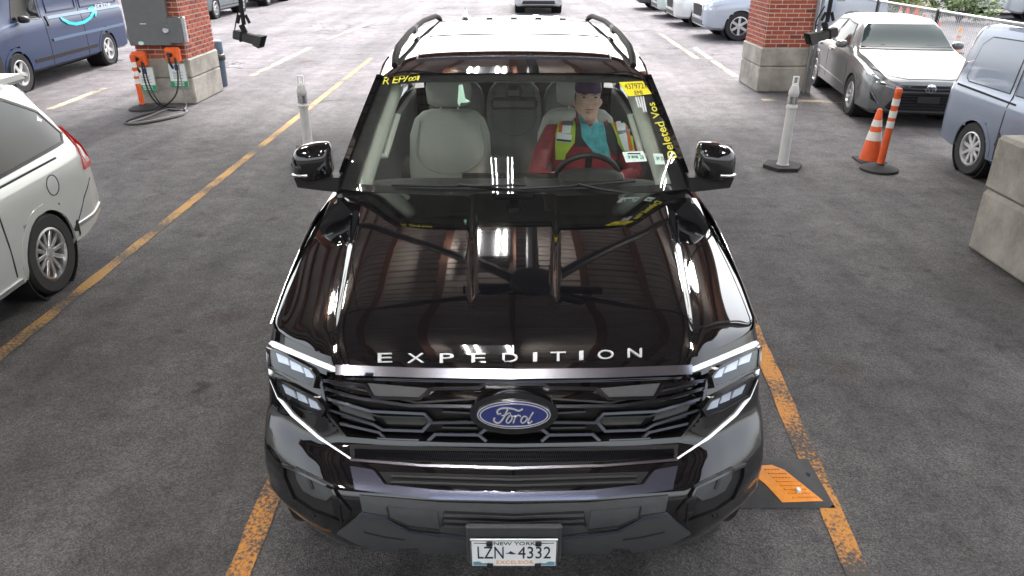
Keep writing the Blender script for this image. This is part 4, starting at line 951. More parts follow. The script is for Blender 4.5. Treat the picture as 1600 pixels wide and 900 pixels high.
    def mirror(y, z, m):
        for sg in (-1, 1):
            x = abs(caster_of(c.bvh, 'side', sg)(y, z)[0].x); v, f = rings([(0, 0, 0, .02, .03), (0, 0, .03, .055, .08), (0, 0, .09, .06, .09), (0, 0, .16, .05, .08), (0, 0, .19, .02, .04)], 16, .7, Matrix.Translation((sg * (x + .02), y, z + .04)) @ Matrix.Rotation(R(90) * sg, 4, 'Y') @ Matrix.Diagonal((1.1, .9, 1, 1)))
            mk('wing_mirror', v, f, m, c.root, 50)
    c.mirror = mirror
    def place(x, y, rz, s=1): c.root.location = (x, y, 0); c.root.rotation_euler = (0, 0, R(rz)); c.root.scale = (s, s, s); c.M = Matrix.Translation((x, y, 0)) @ Matrix.Rotation(R(rz), 4, 'Z') @ Matrix.Diagonal((s, s, s, 1))
    c.place = place
    return c
def mx(P): return [(-x, y) for x, y in P][::-1]

# silver sedan
SILV = mat('silver_paint', (.115, .122, .126), .3, metal=.3, coat=.7)
sd = car('sedan', 'silver sedan with dark slatted grille parked beside brick pillar and fence', 'sedan', [
 (0, .55, .27, .60, .46, .62, .655), (.05, .70, .22, .64, .56, .68, .71), (.16, .83, .2, .70, .66, .74, .765), (.45, .895, .2, .79, .72, .825, .86), (1.0, .91, .2, .87, .76, .915, .95), (1.32, .91, .2, .91, .78, .95, 1.0), (1.42, .91, .2, .92, .77, .985, 1.03),
 (2.1, .91, .2, .94, .61, 1.37, 1.43), (2.5, .91, .2, .95, .62, 1.40, 1.47), (3.3, .91, .2, .96, .62, 1.385, 1.45), (3.65, .91, .2, .97, .61, 1.33, 1.39), (4.3, .91, .22, .98, .68, 1.05, 1.12), (4.68, .88, .26, .98, .7, 1.0, 1.06), (4.85, .72, .34, .9, .55, .92, .95)],
 SILV, (.98, 3.76), 4.85)
sd.win([(1.78, 1.0), (2.22, 1.33), (2.82, 1.365), (2.82, 1.0)]); sd.win([(2.9, 1.0), (2.9, 1.365), (3.4, 1.33), (3.78, 1.16), (3.82, 1.03)])
ws_ = sd.front('windshield', [(-.72, 1.04), (.72, 1.04), (.62, 1.28), (.54, 1.36), (-.54, 1.36), (-.62, 1.28)], PALEG, .014, .02, None, .06); sd.front('windshield_trim', ribbon([(-.74, 1.03), (.74, 1.03)], .03), DKPL, .01, .012, ws_)
for s in (1, -1):
    q = (lambda P: P) if s == 1 else mx
    hl = sd.front('headlamp', q([(-.52, .60), (-.82, .68), (-.86, .76), (-.78, .775), (-.5, .665)]), LENS, .01); sd.front('projector', q([(-.64, .645), (-.72, .665), (-.74, .72), (-.66, .70)]), GLOSS, .016, .01, hl)
    sd.front('fog_slot', q([(-.70, .36), (-.80, .42), (-.82, .52), (-.76, .50), (-.72, .42)]), BLK, .008); sd.front('fog_trim', ribbon(q([(-.69, .36), (-.80, .53)]), .018), CHROME, .014)
sd.front('upper_grille', [(-.50, .60), (-.42, .655), (.42, .655), (.50, .60), (.40, .57), (-.40, .57)], BLK, .006); sd.front('grille_bar', ribbon([(-.5, .635), (-.2, .61), (.2, .61), (.5, .635)], .022), CHROME, .014)
lg = sd.front('lower_grille', [(-.46, .55), (.46, .55), (.60, .32), (.54, .28), (-.54, .28), (-.60, .32)], BLK, .006)
for k in range(6): sd.front('grille_slat', ribbon([(-.47 - k*.02, .52 - k*.043), (.47 + k*.02, .52 - k*.043)], .014), DCHR, .014, .012, lg)
sd.front('plate', [(-.16, .40), (.16, .40), (.16, .50), (-.16, .50)], DKPL, .03, .02)
def ring2(a, b, cx, cz): return [(cx + a*math.cos(2*math.pi*i/20), cz + b*math.sin(2*math.pi*i/20)) for i in range(21)]
em = sd.front('emblem', ribbon(ring2(.075, .05, 0, .61), .014), BRIGHT, .03, .02, None, .05); sd.front('emblem_oval', ribbon(ring2(.03, .045, 0, .61), .01), BRIGHT, .03, .02, em, .05); sd.front('emblem_bar', ribbon(ring2(.05, .016, 0, .635), .01), BRIGHT, .03, .02, em, .05)
sd.front('lower_lip', ribbon([(-.72, .25), (-.3, .235), (.3, .235), (.72, .25)], .03), DKPL, .01)
sd.mirror(1.86, 1.0, SILV)
ST_ = caster_of(sd.bvh, 'top')
for sg in (-1, 1):
    patch('hood_seam', ribbon([(sg * .66, .22), (sg * .76, .6), (sg * .80, 1.3)], .012), ST_, .002, .003, BLK, sd.root, .08); patch('hood_crease', ribbon([(sg * .34, .25), (sg * .52, 1.3)], .02), ST_, .006, .008, SILV, sd.root, .08)
patch('hood_seam', ribbon([(-.66, .22), (-.3, .1), (.3, .1), (.66, .22)], .012), ST_, .002, .003, BLK, sd.root, .08)
for x0, x1 in ((-.62, .02), (.0, .6)): sd.front('wiper', ribbon([(x0, 1.055), (x1, 1.075)], .014), BLK, .014, .01, None, .08)
sd.side('bumper_seam', ribbon([(.62, .36), (.56, .5), (.42, .72)], .010), BLK, .002, .003)
for y in (1.42, 2.86, 3.85): sd.side('door_seam', ribbon([(y, .35), (y + .02, .95)], .012), BLK, .002, .003)
for y in (2.6, 3.5): sd.side('door_handle', ribbon([(y, .86), (y + .2, .875)], .035), BRIGHT, .03, .025)
sd.side('side_crease', ribbon([(1.4, .42), (3.4, .46)], .02), SILV, .008)
sd.rear('tail_lamp', [(-.8, .75), (-.5, .75), (-.5, .9), (-.78, .92)], TAIL); sd.rear('tail_lamp', mx([(-.8, .75), (-.5, .75), (-.5, .9), (-.78, .92)]), TAIL)
sd.place(6.05, 10.9, -9, .95)

# pale compact cargo van, seen at its rear wheel
PBLU = mat('pale_blue_silver_paint', (.17, .21, .28), .28, metal=.3, coat=.8)
tc_ = car('compact_van', 'pale silver blue compact van with windowless side parked behind the column', 'van', [
 (0, .62, .3, .72, .55, .8, .84), (.08, .78, .26, .78, .66, .88, .92), (.3, .89, .24, .88, .75, .99, 1.03), (.75, .915, .24, .97, .78, 1.08, 1.13), (.9, .92, .24, 1.0, .78, 1.12, 1.18), (1.55, .92, .24, 1.02, .72, 1.68, 1.75), (1.9, .92, .24, 1.03, .74, 1.76, 1.82), (3.2, .92, .24, 1.04, .75, 1.77, 1.83), (4.15, .92, .25, 1.05, .745, 1.74, 1.80), (4.32, .91, .27, 1.05, .73, 1.68, 1.74), (4.42, .87, .34, 1.03, .68, 1.5, 1.56)],
 PBLU, (.88, 3.62), 4.42, spokes=9, rim=mat('hubcap_grey', (.55, .56, .58), .4, metal=.4))
tc_.win([(1.25, 1.08), (1.62, 1.58), (2.2, 1.64), (2.2, 1.06)]); tc_.front('windshield', [(-.74, 1.2), (.74, 1.2), (.66, 1.66), (-.66, 1.66)], PALEG)
for P in ([(2.32, 1.10), (2.32, 1.60), (2.40, 1.66), (3.08, 1.66), (3.08, 1.10)], [(3.2, 1.10), (3.2, 1.66), (3.92, 1.64), (4.06, 1.54), (4.12, 1.14), (4.05, 1.10)]):
    for a in tc_.side('side_panel', P, PBLU, .006, .01): pass
    tc_.side('panel_groove', ribbon(P + [P[0]], .028), DKPL, .004, .006)
tc_.side('slide_rail', ribbon([(3.0, 1.0), (4.25, 1.03)], .022), BLK, .01, .012); tc_.side('door_seam', ribbon([(3.12, .32), (3.12, 1.72)], .014), BLK, .003, .003); tc_.side('door_seam', ribbon([(2.26, .32), (2.26, 1.72)], .014), BLK, .003, .003)
tc_.side('sill_guard', ribbon([(1.35, .33), (3.05, .33)], .10), DKPL, .014, .02); tc_.side('side_moulding', [(2.95, .50), (3.1, .66), (3.14, .50), (3.0, .40)], DKPL, .01)
for s in (-1, 1):
    P = [(-.86, .95), (-.70, .95), (-.68, 1.45), (-.82, 1.42)]; tc_.rear('tail_lamp', P if s < 0 else mx(P), TAIL)
tc_.rear('bumper', [(-.84, .34), (.84, .34), (.84, .58), (-.84, .58)], DKPL, .03, .03); tc_.mirror(1.35, 1.08, DKPL)
for x in (-.68, .68): MB().box((x, 2.9, 1.815), (.04, 2.2, .04), .012).build('roof_rail', STEEL, tc_.root)
hl = [(-.82, .72), (-.5, .72), (-.55, .92), (-.78, .98)]; tc_.front('headlamp', hl, LENS); tc_.front('headlamp', mx(hl), LENS); tc_.front('grille', [(-.45, .5), (.45, .5), (.4, .8), (-.4, .8)], BLK)
tc_.place(6.22, 5.2, 0, .93)

# off-white minivan in the next lane
CREAM = mat('off_white_paint', (.50, .52, .50), .25, metal=.15, coat=1)
mv = car('minivan', 'off white minivan with red tail lamp in the neighboring lane', 'minivan', [
 (0, .6, .28, .68, .5, .74, .78), (.06, .78, .24, .72, .62, .80, .84), (.25, .91, .22, .82, .72, .90, .94), (.8, .965, .22, .94, .8, 1.03, 1.07), (1.05, .975, .22, .97, .8, 1.08, 1.13), (1.85, .98, .22, 1.0, .72, 1.60, 1.68), (2.3, .98, .22, 1.01, .74, 1.68, 1.75), (3.6, .98, .22, 1.03, .74, 1.68, 1.75), (4.55, .98, .24, 1.05, .70, 1.62, 1.69), (4.82, .965, .28, 1.06, .66, 1.50, 1.58), (5.0, .93, .33, 1.02, .60, 1.22, 1.30), (5.10, .90, .36, .80, .66, .86, .90), (5.16, .85, .40, .62, .6, .66, .68)],
 CREAM, (.98, 4.06), 5.16, spokes=12, wr=.34)
mv.win([(1.5, 1.06), (1.98, 1.54), (2.6, 1.60), (2.6, 1.06)]); mv.win([(2.7, 1.07), (2.7, 1.60), (3.5, 1.60), (3.5, 1.08)]); mv.win([(3.6, 1.08), (3.6, 1.60), (4.3, 1.57), (4.66, 1.40), (4.80, 1.18), (4.72, 1.12)])
mv.front('windshield', [(-.76, 1.15), (.76, 1.15), (.66, 1.6), (-.66, 1.6)], AUTOG); mv.rear('rear_window', [(-.58, 1.15), (.58, 1.15), (.54, 1.5), (-.54, 1.5)], AUTOG)
for s in (-1, 1):
    P = [(-.90, .82), (-.70, .80), (-.66, .95), (-.66, 1.22), (-.80, 1.20), (-.88, 1.02)]; mv.rear('tail_lamp', P if s < 0 else mx(P), TAIL, .02, .03)
mv.side('tail_lamp', [(4.84, .84), (5.06, .82), (5.03, 1.0), (4.95, 1.20), (4.88, 1.18)], TAIL, .016, .03)
mv.side('door_seam', ribbon([(3.55, .35), (3.55, 1.02), (4.5, 1.04)], .014), BLK, .003, .004); mv.side('door_seam', ribbon([(2.65, .35), (2.65, 1.04)], .014), BLK, .003, .004); mv.side('bumper_seam', ribbon([(4.52, .46), (4.7, .62), (4.92, .74)], .010), BLK, .003, .004)
mv.side('fuel_door', ribbon([(4.30 + .085*math.cos(2*math.pi*i/16), .86 + .085*math.sin(2*math.pi*i/16)) for i in range(17)], .008), DKPL, .003, .003)
mv.side('sill_trim', ribbon([(1.4, .30), (3.6, .30)], .035), BRIGHT, .012, .014); mv.side('bumper_trim', ribbon([(4.5, .43), (4.8, .42), (5.06, .45)], .03), BRIGHT, .012, .014)
mv.side('mud_flap', [(4.42, .22), (4.52, .22), (4.50, .48), (4.42, .42)], BLK, .01, .02)
MB().box((0, 4.74, 1.64), (1.22, .42, .07), .03).build('spoiler', CREAM, mv.root)
wp = MB(); wp.tube([(-.1, 5.02, 1.2), (.35, 5.0, 1.3)], .01, 6); wp.build('rear_wiper', BLK, mv.root)
mv.place(-4.40, 1.52, 1.5, .93)

# long blue delivery van
VBLU = mat('slate_blue_paint', (.008, .026, .09), .4, coat=.2)
dv = car('delivery_van', 'slate blue delivery van with turquoise smile arrow on its side', 'van', [
 (0, .75, .35, .85, .62, .95, .98), (.07, .88, .3, .9, .75, 1.05, 1.09), (.3, .97, .28, 1.0, .82, 1.2, 1.25), (.7, 1.0, .28, 1.12, .84, 1.36, 1.42), (.85, 1.01, .28, 1.15, .84, 1.42, 1.5), (1.5, 1.02, .28, 1.2, .84, 2.2, 2.3), (1.9, 1.02, .28, 1.2, .9, 2.4, 2.5), (3.5, 1.02, .28, 1.2, .92, 2.44, 2.54), (5.3, 1.02, .28, 1.2, .92, 2.42, 2.52), (5.42, .99, .32, 1.2, .88, 2.36, 2.46)],
 VBLU, (.95, 4.4), 5.42, spokes=5, wr=.35, rim=mat('steel_wheel', (.6, .6, .6), .5, metal=.2))
dv.win([(1.12, 1.22), (1.5, 1.86), (2.0, 1.92), (2.0, 1.2)]); dv.front('windshield', [(-.85, 1.5), (.85, 1.5), (.8, 2.15), (-.8, 2.15)], PALEG)
for z in (.78, 1.18): dv.side('side_moulding', ribbon([(2.2, z), (5.3, z)], .05), mat('light_blue_edge', (.07, .13, .22), .35), .02, .03)
dv.side('lower_cladding', ribbon([(1.45, .42), (3.9, .42)], .2), DKPL, .012, .02); dv.side('front_cladding', ribbon([(.05, .5), (.5, .55)], .3), DKPL, .012, .02)
for y in (2.08, 3.5): dv.side('door_seam', ribbon([(y, .34), (y, 2.25)], .016), BLK, .003, .004)
dv.side('panel_pressing', ribbon([(2.3, 1.28), (3.4, 1.28), (3.4, 2.2), (2.3, 2.2), (2.3, 1.28)], .03), VBLU, .012, .02); dv.side('panel_pressing', ribbon([(3.6, 1.28), (5.2, 1.28), (5.2, 2.2), (3.6, 2.2), (3.6, 1.28)], .03), VBLU, .012, .02)
dv.side('door_handle', ribbon([(2.2, 1.05), (2.2, 1.22)], .07), DKPL, .03, .03)
hl = [(-.92, .82), (-.66, .82), (-.7, 1.12), (-.9, 1.2)]; dv.front('headlamp', hl, LENS); dv.front('headlamp', mx(hl), LENS); dv.side('side_lamp', [(.08, .86), (.36, .92), (.42, 1.12), (.16, 1.05)], AMBER); dv.front('grille', [(-.6, .45), (.6, .45), (.6, .8), (-.6, .8)], BLK); dv.mirror(1.3, 1.2, DKPL)
dv.rear('tail_lamp', [(-.96, .9), (-.88, .9), (-.86, 1.5), (-.94, 1.5)], TAIL); dv.rear('tail_lamp', mx([(-.96, .9), (-.88, .9), (-.86, 1.5), (-.94, 1.5)]), TAIL)
dv.place(-9.95, 12.85, 2, 1)
wv_ = [dv.M @ v for v in dv.V]; dvx = bvh_of(wv_, dv.F); PXV = caster_of(dvx, 'px')
CYAN = mat('turquoise_print', (.02, .55, .68), .4)
def onvan(name, P, m, off=.02, step=6):
    pts, tris = tess(P, step) if not isinstance(P, Rib) else (None, None)
    Pn = []; N = []
    for q in pts:
        h = PXV(q.x, q.y); Pn.append(h[0] if h else None); N.append(h[1] if h else Vector((0, 0, 1)))
    v, f = solid(Pn, N, tris, off, .006)
    Mi = dv.M.inverted(); o = bpy.data.objects.new(name, mesh_of(name, [Mi @ p for p in v], f, m)); COL.objects.link(o); o.parent = dv.root
onvan('smile_arrow', [(89, 23), (97, 29), (107, 33.5), (118, 35), (130, 32), (139, 26), (143, 19), (137, 18), (136, 13), (143, 9.5), (148.5, 12), (150, 20), (148.5, 27.5), (146.5, 21), (141, 30), (131, 37), (118, 40), (106, 38), (96, 32)], CYAN)
pt2, T2 = text2d('prime'); Pn = []; N = []
for q in pt2:
    h = PXV(147 + 24 * q.x, 14 - 2.5 * q.x - 9 * q.y); Pn.append(h[0] if h else None); N.append(h[1] if h else Vector((0, 0, 1)))
v, f = solid(Pn, N, T2, .02, .006)
if f:
    o = bpy.data.objects.new('lettering', mesh_of('lettering', [dv.M.inverted() @ p for p in v], f, WHITE)); COL.objects.link(o); o.parent = dv.root

# cars further out on the lot
def crossover(name, label, cat, colr, x, y, rz, s=1.0, pick=False, group='cars parked along the far rows'):
    p = mat('paint_%s' % label[:18], colr, .3, metal=.25, coat=1)
    roof = [(2.0, .92, .24, 1.05, .66, 1.62, 1.68), (2.4, .92, .24, 1.06, .68, 1.68, 1.74)] + ([(3.1, .92, .24, 1.06, .68, 1.66, 1.72), (3.4, .92, .3, 1.06, .84, 1.08, 1.1), (4.5, .92, .32, 1.06, .84, 1.08, 1.1)] if pick else [(3.6, .92, .24, 1.06, .68, 1.67, 1.73), (4.3, .91, .26, 1.07, .66, 1.58, 1.64), (4.55, .88, .32, 1.05, .6, 1.3, 1.36)])
    c = car(name, label, cat, [(0, .62, .34, .78, .56, .84, .88), (.06, .78, .3, .82, .68, .92, .96), (.25, .89, .26, .9, .76, .99, 1.03), (1.1, .92, .24, 1.0, .80, 1.08, 1.12), (1.3, .92, .24, 1.03, .8, 1.13, 1.18)] + roof + [(4.66, .82, .4, .95, .56, 1.0, 1.02)], p, (.9, 3.75), 4.66, group, 6, .36, step=.1)
    c.win([(1.6, 1.1), (2.05, 1.54), (2.7, 1.6), (2.7, 1.1)]); c.win([(2.78, 1.1), (2.78, 1.6), (3.1 if pick else 3.9, 1.56), (3.15 if pick else 4.2, 1.12)])
    c.front('windshield', [(-.74, 1.2), (.74, 1.2), (.62, 1.6), (-.62, 1.6)], AUTOG); hl = [(-.84, .74), (-.52, .72), (-.54, .86), (-.82, .90)]; c.front('headlamp', hl, LENS); c.front('headlamp', mx(hl), LENS)
    c.front('grille', [(-.46, .56), (.46, .56), (.5, .84), (-.5, .84)], BLK); c.front('lower_grille', [(-.66, .36), (.66, .36), (.6, .48), (-.6, .48)], DKPL); c.front('grille_surround', ribbon([(-.5, .54), (-.56, .70), (-.5, .86), (.5, .86), (.56, .70), (.5, .54), (-.5, .54)], .04), BRIGHT, .012)
    c.side('cladding', ribbon([(1.35, .34), (3.3, .34)], .14), DKPL, .012, .02); c.mirror(1.62, 1.1, p); c.side('door_seam', ribbon([(2.74, .4), (2.74, 1.08)], .02), BLK, .003, .004)
    for yy in (2.45, 3.3): c.side('door_handle', ribbon([(yy, .98), (yy + .2, .985)], .04), DKPL, .02, .02)
    c.place(x, y, rz, s)
crossover('parked_car', 'white car facing the black suv roof from the open lot', 'car', (.55, .56, .58), .95, 30, 0)
crossover('parked_pickup', 'pale blue pickup nosing out beside the conduit pillar', 'pickup', (.42, .47, .55), 5.3, 22.6, -90, 1.08, True)
crossover('parked_car', 'white wagon with dark sills between pale blue pickup and dark car', 'car', (.7, .71, .70), 5.2, 26.2, -90)
crossover('parked_car', 'pale green car behind the white wagon', 'car', (.55, .62, .60), 5.2, 29.2, -90)
crossover('parked_car', 'dark grey car at the end of the row past the pillar', 'car', (.05, .06, .08), 5.0, 32.6, -90)
crossover('parked_car', 'dark slate car behind the charger pillar and litter bin', 'car', (.06, .09, .11), -11.6, 27.3, 0)
crossover('parked_pickup', 'white pickup behind the dark slate car', 'pickup', (.7, .7, .7), -11.6, 33.3, 0, 1.05, True)
crossover('parked_car', 'silver car behind the white pickup', 'car', (.35, .37, .4), -11.6, 39.5, 0)
crossover('parked_car', 'white wagon parked beyond the fence by the hedge', 'car', (.72, .73, .73), 21.0, 29.5, 70)
crossover('parked_car', 'pale blue wagon beyond the fence near the lamp post', 'car', (.5, .55, .6), 21.8, 26.5, 70)
crossover('parked_car', 'silver wagon parked furthest behind the hedge', 'car', (.55, .57, .6), 25.5, 34, 70)
# ------------------------------------------------------------------ charging gear on the brick pillar
FY = 12.735
def fx(px, py, Y=FY): p = px3(px, py, Y); return p.x, p.z
def wall_box(name, x0, y0, x1, y1, d, m, par, Y=FY, bev=.012):
    a = fx(x0, y1, Y); b = fx(x1, y0, Y); cx, cz = (a[0] + b[0]) / 2, (a[1] + b[1]) / 2
    return MB().box((cx, Y - d / 2, cz), (abs(b[0] - a[0]), d, abs(b[1] - a[1])), bev).build(name, m, par)
CAB = mat('cabinet_grey', (.13, .135, .14), .45, metal=.2, var=.08)
def wthing(name, px, py, lab, cat, group=None): p = fx(px, py); return empty(name, (p[0], FY, p[1]), lab, cat, group)
t = wthing('switch_cabinet', 229, 70, 'tall dark grey electrical cabinet on the brick pillar', 'cabinet'); wall_box('case', 209, -60, 248, 70, .13, CAB, t)
q = fx(226, 66); patch('label_plate', [(q[0] + .045 * math.cos(a * .3927), q[1] + .03 * math.sin(a * .3927)) for a in range(16)], lambda a, b: (Vector((a, FY - .13, b)), Vector((0, -1, 0))), .004, .006, MINT, t, .1)
q = fx(229, 36); MB().box((q[0], FY - .133, q[1]), (.1, .006, .012)).build('print', WHITE, t)
t = wthing('meter_box', 268, 68, 'smaller grey disconnect box with round dial on the brick pillar', 'box'); wall_box('case', 254, 26, 284, 67, .12, CAB, t); wall_box('side_flange', 285, 26, 289, 66, .08, BRIGHT, t)
q = fx(264.5, 46); MB().lathe([(.001, .05), (.04, .05), (.055, .03), (.06, 0)], 20, Matrix.Translation((q[0], FY - .12, q[1])) @ Matrix.Rotation(R(90), 4, 'X')).build('dial', BRIGHT, t)
q = fx(262, 63); patch('label_plate', [(q[0] + .045 * math.cos(a * .3927), q[1] + .028 * math.sin(a * .3927)) for a in range(16)], lambda a, b: (Vector((a, FY - .12, b)), Vector((0, -1, 0))), .004, .006, MINT, t, .1)
t = wthing('conduit', 260, 24, 'pale vertical conduit above the small grey box', 'conduit'); a = fx(260, 24); MB().tube([(a[0], FY - .04, a[1]), (a[0], FY - .04, CZ)], .032, 10).build('pipe', WHITE, t)
t = wthing('conduit', 203, 62, 'bent conduit running beside the tall grey cabinet', 'conduit'); a = fx(203, 12); b = fx(205, 58); c_ = fx(212, 68)
MB().tube([(a[0], FY - .04, CZ), (a[0], FY - .04, a[1]), (b[0] - .03, FY - .04, b[1]), (b[0] + .02, FY - .04, c_[1] + .02), (c_[0], FY - .04, c_[1])], .03, 10).build('pipe', STEEL, t)
b = fx(207, 50); MB().tube([(b[0], FY - .05, b[1] - .05), (b[0], FY - .05, b[1] + .28)], .045, 12).build('fitting', WHITE, t)
GRN = mat('sign_green', (.02, .28, .13), .5); SBLU = mat('sign_blue', (.02, .06, .25), .5); CABLE = mat('charging_cable', (.012, .012, .013), .5); CABG = mat('grey_cable', (.20, .20, .2), .6)
for k, (x0, y0, x1, y1, lab) in enumerate(((213, 79, 230, 103, 'orange vehicle charger under the tall cabinet'), (264, 73, 282, 97, 'orange vehicle charger under the round dial box'))):
    t = wthing('vehicle_charger', (x0 + x1) / 2, y1, lab, 'charger', 'orange chargers on the pillar'); wall_box('case', x0, y0, x1, y1, .13, ORANGE, t, FY, .03)
    q = fx((x0 + x1) / 2 - 2, (y0 + y1) / 2); MB().lathe([(.03, .09), (.036, .02), (.03, 0)], 14, Matrix.Translation((q[0], FY - .12, q[1])) @ Matrix.Rotation(R(70), 4, 'X')).build('plug', CABLE, t)
    MB().tube([(q[0], FY - .2, q[1]), (q[0] + .01, FY - .22, q[1] - .1), (q[0] + .015, FY - .15, q[1] - .2)], .02, 10).build('plug_handle', CABLE, t)
for k, (P, lab) in enumerate((([(215, 107), (238, 104), (243, 139), (222, 142)], 'white and green charging notice under the cabinet charger'), ([(265, 101), (287, 98), (293, 132), (271, 136)], 'white and green charging notice under the dial box charger'))):
    pc_ = [fx(*p) for p in P]; cx = sum(p[0] for p in pc_) / 4; z0 = min(p[1] for p in pc_); z1 = max(p[1] for p in pc_); w = .15
    t = empty('notice_sign', (cx, FY, z0), lab, 'sign', 'charging notices on the pillar'); MB().box((cx, FY - .022, (z0 + z1) / 2), (2 * w, .006, z1 - z0), .002).build('panel', WHITE, t)
    fl = lambda a, b: (Vector((a, FY - .025, b)), Vector((0, -1, 0)))
    patch('green_field', [(cx - w + .012, z0 + .01), (cx + w - .012, z0 + .01), (cx + w - .012, z0 + .10), (cx - w + .012, z0 + .10)], fl, .002, .002, GRN, t, .1); patch('border', ribbon([(cx - w + .006, z0 + .006), (cx + w - .006, z0 + .006), (cx + w - .006, z1 - .006), (cx - w + .006, z1 - .006), (cx - w + .006, z0 + .006)], .008), fl, .002, .002, GRN, t, .2)
    patch('symbol', [(cx - .035, z1 - .12), (cx + .035, z1 - .12), (cx + .035, z1 - .03), (cx - .035, z1 - .03)], fl, .002, .002, SBLU, t, .1)
    for r in range(5): patch('print_line', ribbon([(cx - .08, z1 - .15 - r * .026), (cx + .08 - (r % 2) * .03, z1 - .15 - r * .026)], .008), fl, .002, .002, INK if r % 2 else GRN, t, .2)
    for r in range(3): patch('print_line', ribbon([(cx - .08, z0 + .03 + r * .026), (cx + .08, z0 + .03 + r * .026)], .01), fl, .004, .002, WHITE, t, .2)
def g3(px, py, z=.015): v = gp(px, py); return Vector((v.x, v.y, z))
def smooth_path(P, n=8):
    out = []; P = [Vector(p) for p in P]
    for i in range(len(P) - 1):
        p0, p1, p2, p3 = P[max(i-1, 0)], P[i], P[i+1], P[min(i+2, len(P)-1)]
        for k in range(n): t_ = k / n; out.append(.5 * ((2*p1) + (p2-p0)*t_ + (2*p0-5*p1+4*p2-p3)*t_*t_ + (3*p1-p0-3*p2+p3)*t_**3))
    return out + [P[-1]]
def cable(P, r, m, lab):
    o = MB().tube(smooth_path(P), r, 8).build('charging_cable', m); tag(o, lab, 'cable', 'cables below the chargers')
def fp(px, py, d=.16): p = fx(px, py, FY - d); return Vector((p[0], FY - d, p[1]))
cable([fp(221, 96), fp(226, 125, .2), fp(236, 150, .3), g3(252, 168), g3(270, 174), g3(288, 172), g3(286, 181), g3(250, 190), g3(212, 196), g3(195, 193), g3(215, 184), g3(245, 176), g3(250, 170)], .014, CABLE, 'black cable from the cabinet charger coiled on the asphalt')
cable([fp(224, 98), fp(232, 128, .22), fp(243, 152, .3), g3(256, 167), g3(275, 170)], .012, CABLE, 'black looping cable dropping from the cabinet charger')
cable([fp(273, 90), fp(278, 120, .2), fp(276, 145, .28), fp(265, 160, .3), g3(255, 168), g3(245, 177)], .014, CABLE, 'black cable hanging from the dial box charger')
cable([fp(277, 92), fp(284, 130, .2), fp(290, 152, .22), g3(291, 168), g3(284, 173), g3(262, 172), g3(225, 186), g3(202, 193), g3(230, 191), g3(288, 178), g3(290, 172)], .011, CABG, 'grey cable from the dial box charger lying in a loop')

# ------------------------------------------------------------------ posts, cones, bin, cameras
ORW = mat('faded_orange', (.70, .10, .02), .55, var=.15); REFL2 = mat('white_band', (.7, .7, .66), .4, var=.1); BASE = mat('black_rubber_base', (.025, .025, .026), .8, var=.2)
def delineator(px, py, h, lab, tilt=0):
    g = gp(px, py); t = empty('delineator_post', g, lab, 'traffic post', 'orange posts')
    M = Matrix.Translation(g) @ Matrix.Rotation(R(tilt), 4, 'Y')
    MB().lathe([(.22, 0), (.22, .03), (.15, .06), (.06, .075), (.05, .09)], 8 if 0 else 20, Matrix.Translation(g)).build('base', BASE, t)
    MB().lathe([(.042, .08), (.038, h - .08), (.042, h - .06), (.042, h - .02), (.03, h)], 18, M).build('tube', ORW, t)
    for z in (h - .16, h - .30, h - .42): MB().lathe([(.0405, z - .04), (.0425, z - .04), (.0425, z + .04), (.0405, z + .04)], 18, M, True).build('reflective_band', REFL2, t)
delineator(224, 171, .88, 'orange delineator post beside the charger pillar'); delineator(1373, 266, .98, 'orange delineator post standing against the traffic cone', 2)
def post(px, py, X=None, Y=None, lab=''):
    g = gp(px, py) if X is None else Vector((X, Y, 0)); t = empty('white_post', g, lab, 'traffic post', 'white posts beside the lane'); M = Matrix.Translation(g)
    b = MB(); b.prism([(.24 * math.cos(a * math.pi / 3), .24 * math.sin(a * math.pi / 3)) for a in range(6)], 0, .045, M); b.build('base', BASE, t)
    MB().lathe([(.075, .045), (.062, .07), (.055, .72), (.066, .73), (.066, .755), (.055, .765), (.055, .88), (.062, .89), (.062, .91), (.052, .95), (.04, .99), (.02, 1.0)], 20, M).build('tube', mat('dull_white_plastic', (.50, .50, .49), .55, var=.08), t)
    MB().lathe([(.0565, .78), (.0575, .78), (.0575, .87), (.0565, .87)], 20, M, True).build('reflective_band', BRIGHT, t)
    lp = MB(); lp.box((0, 0, 1.0), (.07, .03, .03), .006, None); lp.v = [M @ (v) for v in lp.v]; lp.build('top_cap', WHITE, t)
    hp = MB(); 
    for d in (-.028, .028): hp.box(g + Vector((d, 0, 1.045)), (.014, .025, .08), .003)
    hp.box(g + Vector((0, 0, 1.09)), (.07, .025, .014), .003); hp.build('loop_handle', WHITE, t)
post(1222, 262, lab='white post on black base between lane and brick pillar'); post(0, 0, -2.52, 8.9, 'white post beside the yellow line behind the wing mirror')
def cone(g, h, lab, c1=ORW, group='traffic cones', wb=True):
    t = empty('traffic_cone', g, lab, 'cone', group); M = Matrix.Translation(g); r = lambda z: .115 * h / .7 * (1 - z / h) + .025
    MB().box(Vector(g) + Vector((0, 0, .015 * h / .7)), (.34 * h / .7, .34 * h / .7, .03), .01).build('base', ORW if h < .5 else BASE, t)
    MB().lathe([(r(0.03), .03), (r(h * .5), h * .5), (r(h) + .005, h * .98), (.02, h)], 20, M).build('body', c1, t)
    if wb:
        for a, b in ((.42, .58), (.68, .80)): MB().lathe([(r(h*a) + .002, h*a), (r(h*a) + .005, h*a), (r(h*b) + .005, h*b), (r(h*b) + .002, h*b)], 20, M, True).build('reflective_band', REFL2, t)
cone(gp(1358, 252), .66, 'orange cone with two white bands beside the delineator post')
BRO = mat('bright_orange', (.9, .12, .03), .5); AMB = mat('amber_orange', (.9, .32, .02), .5)
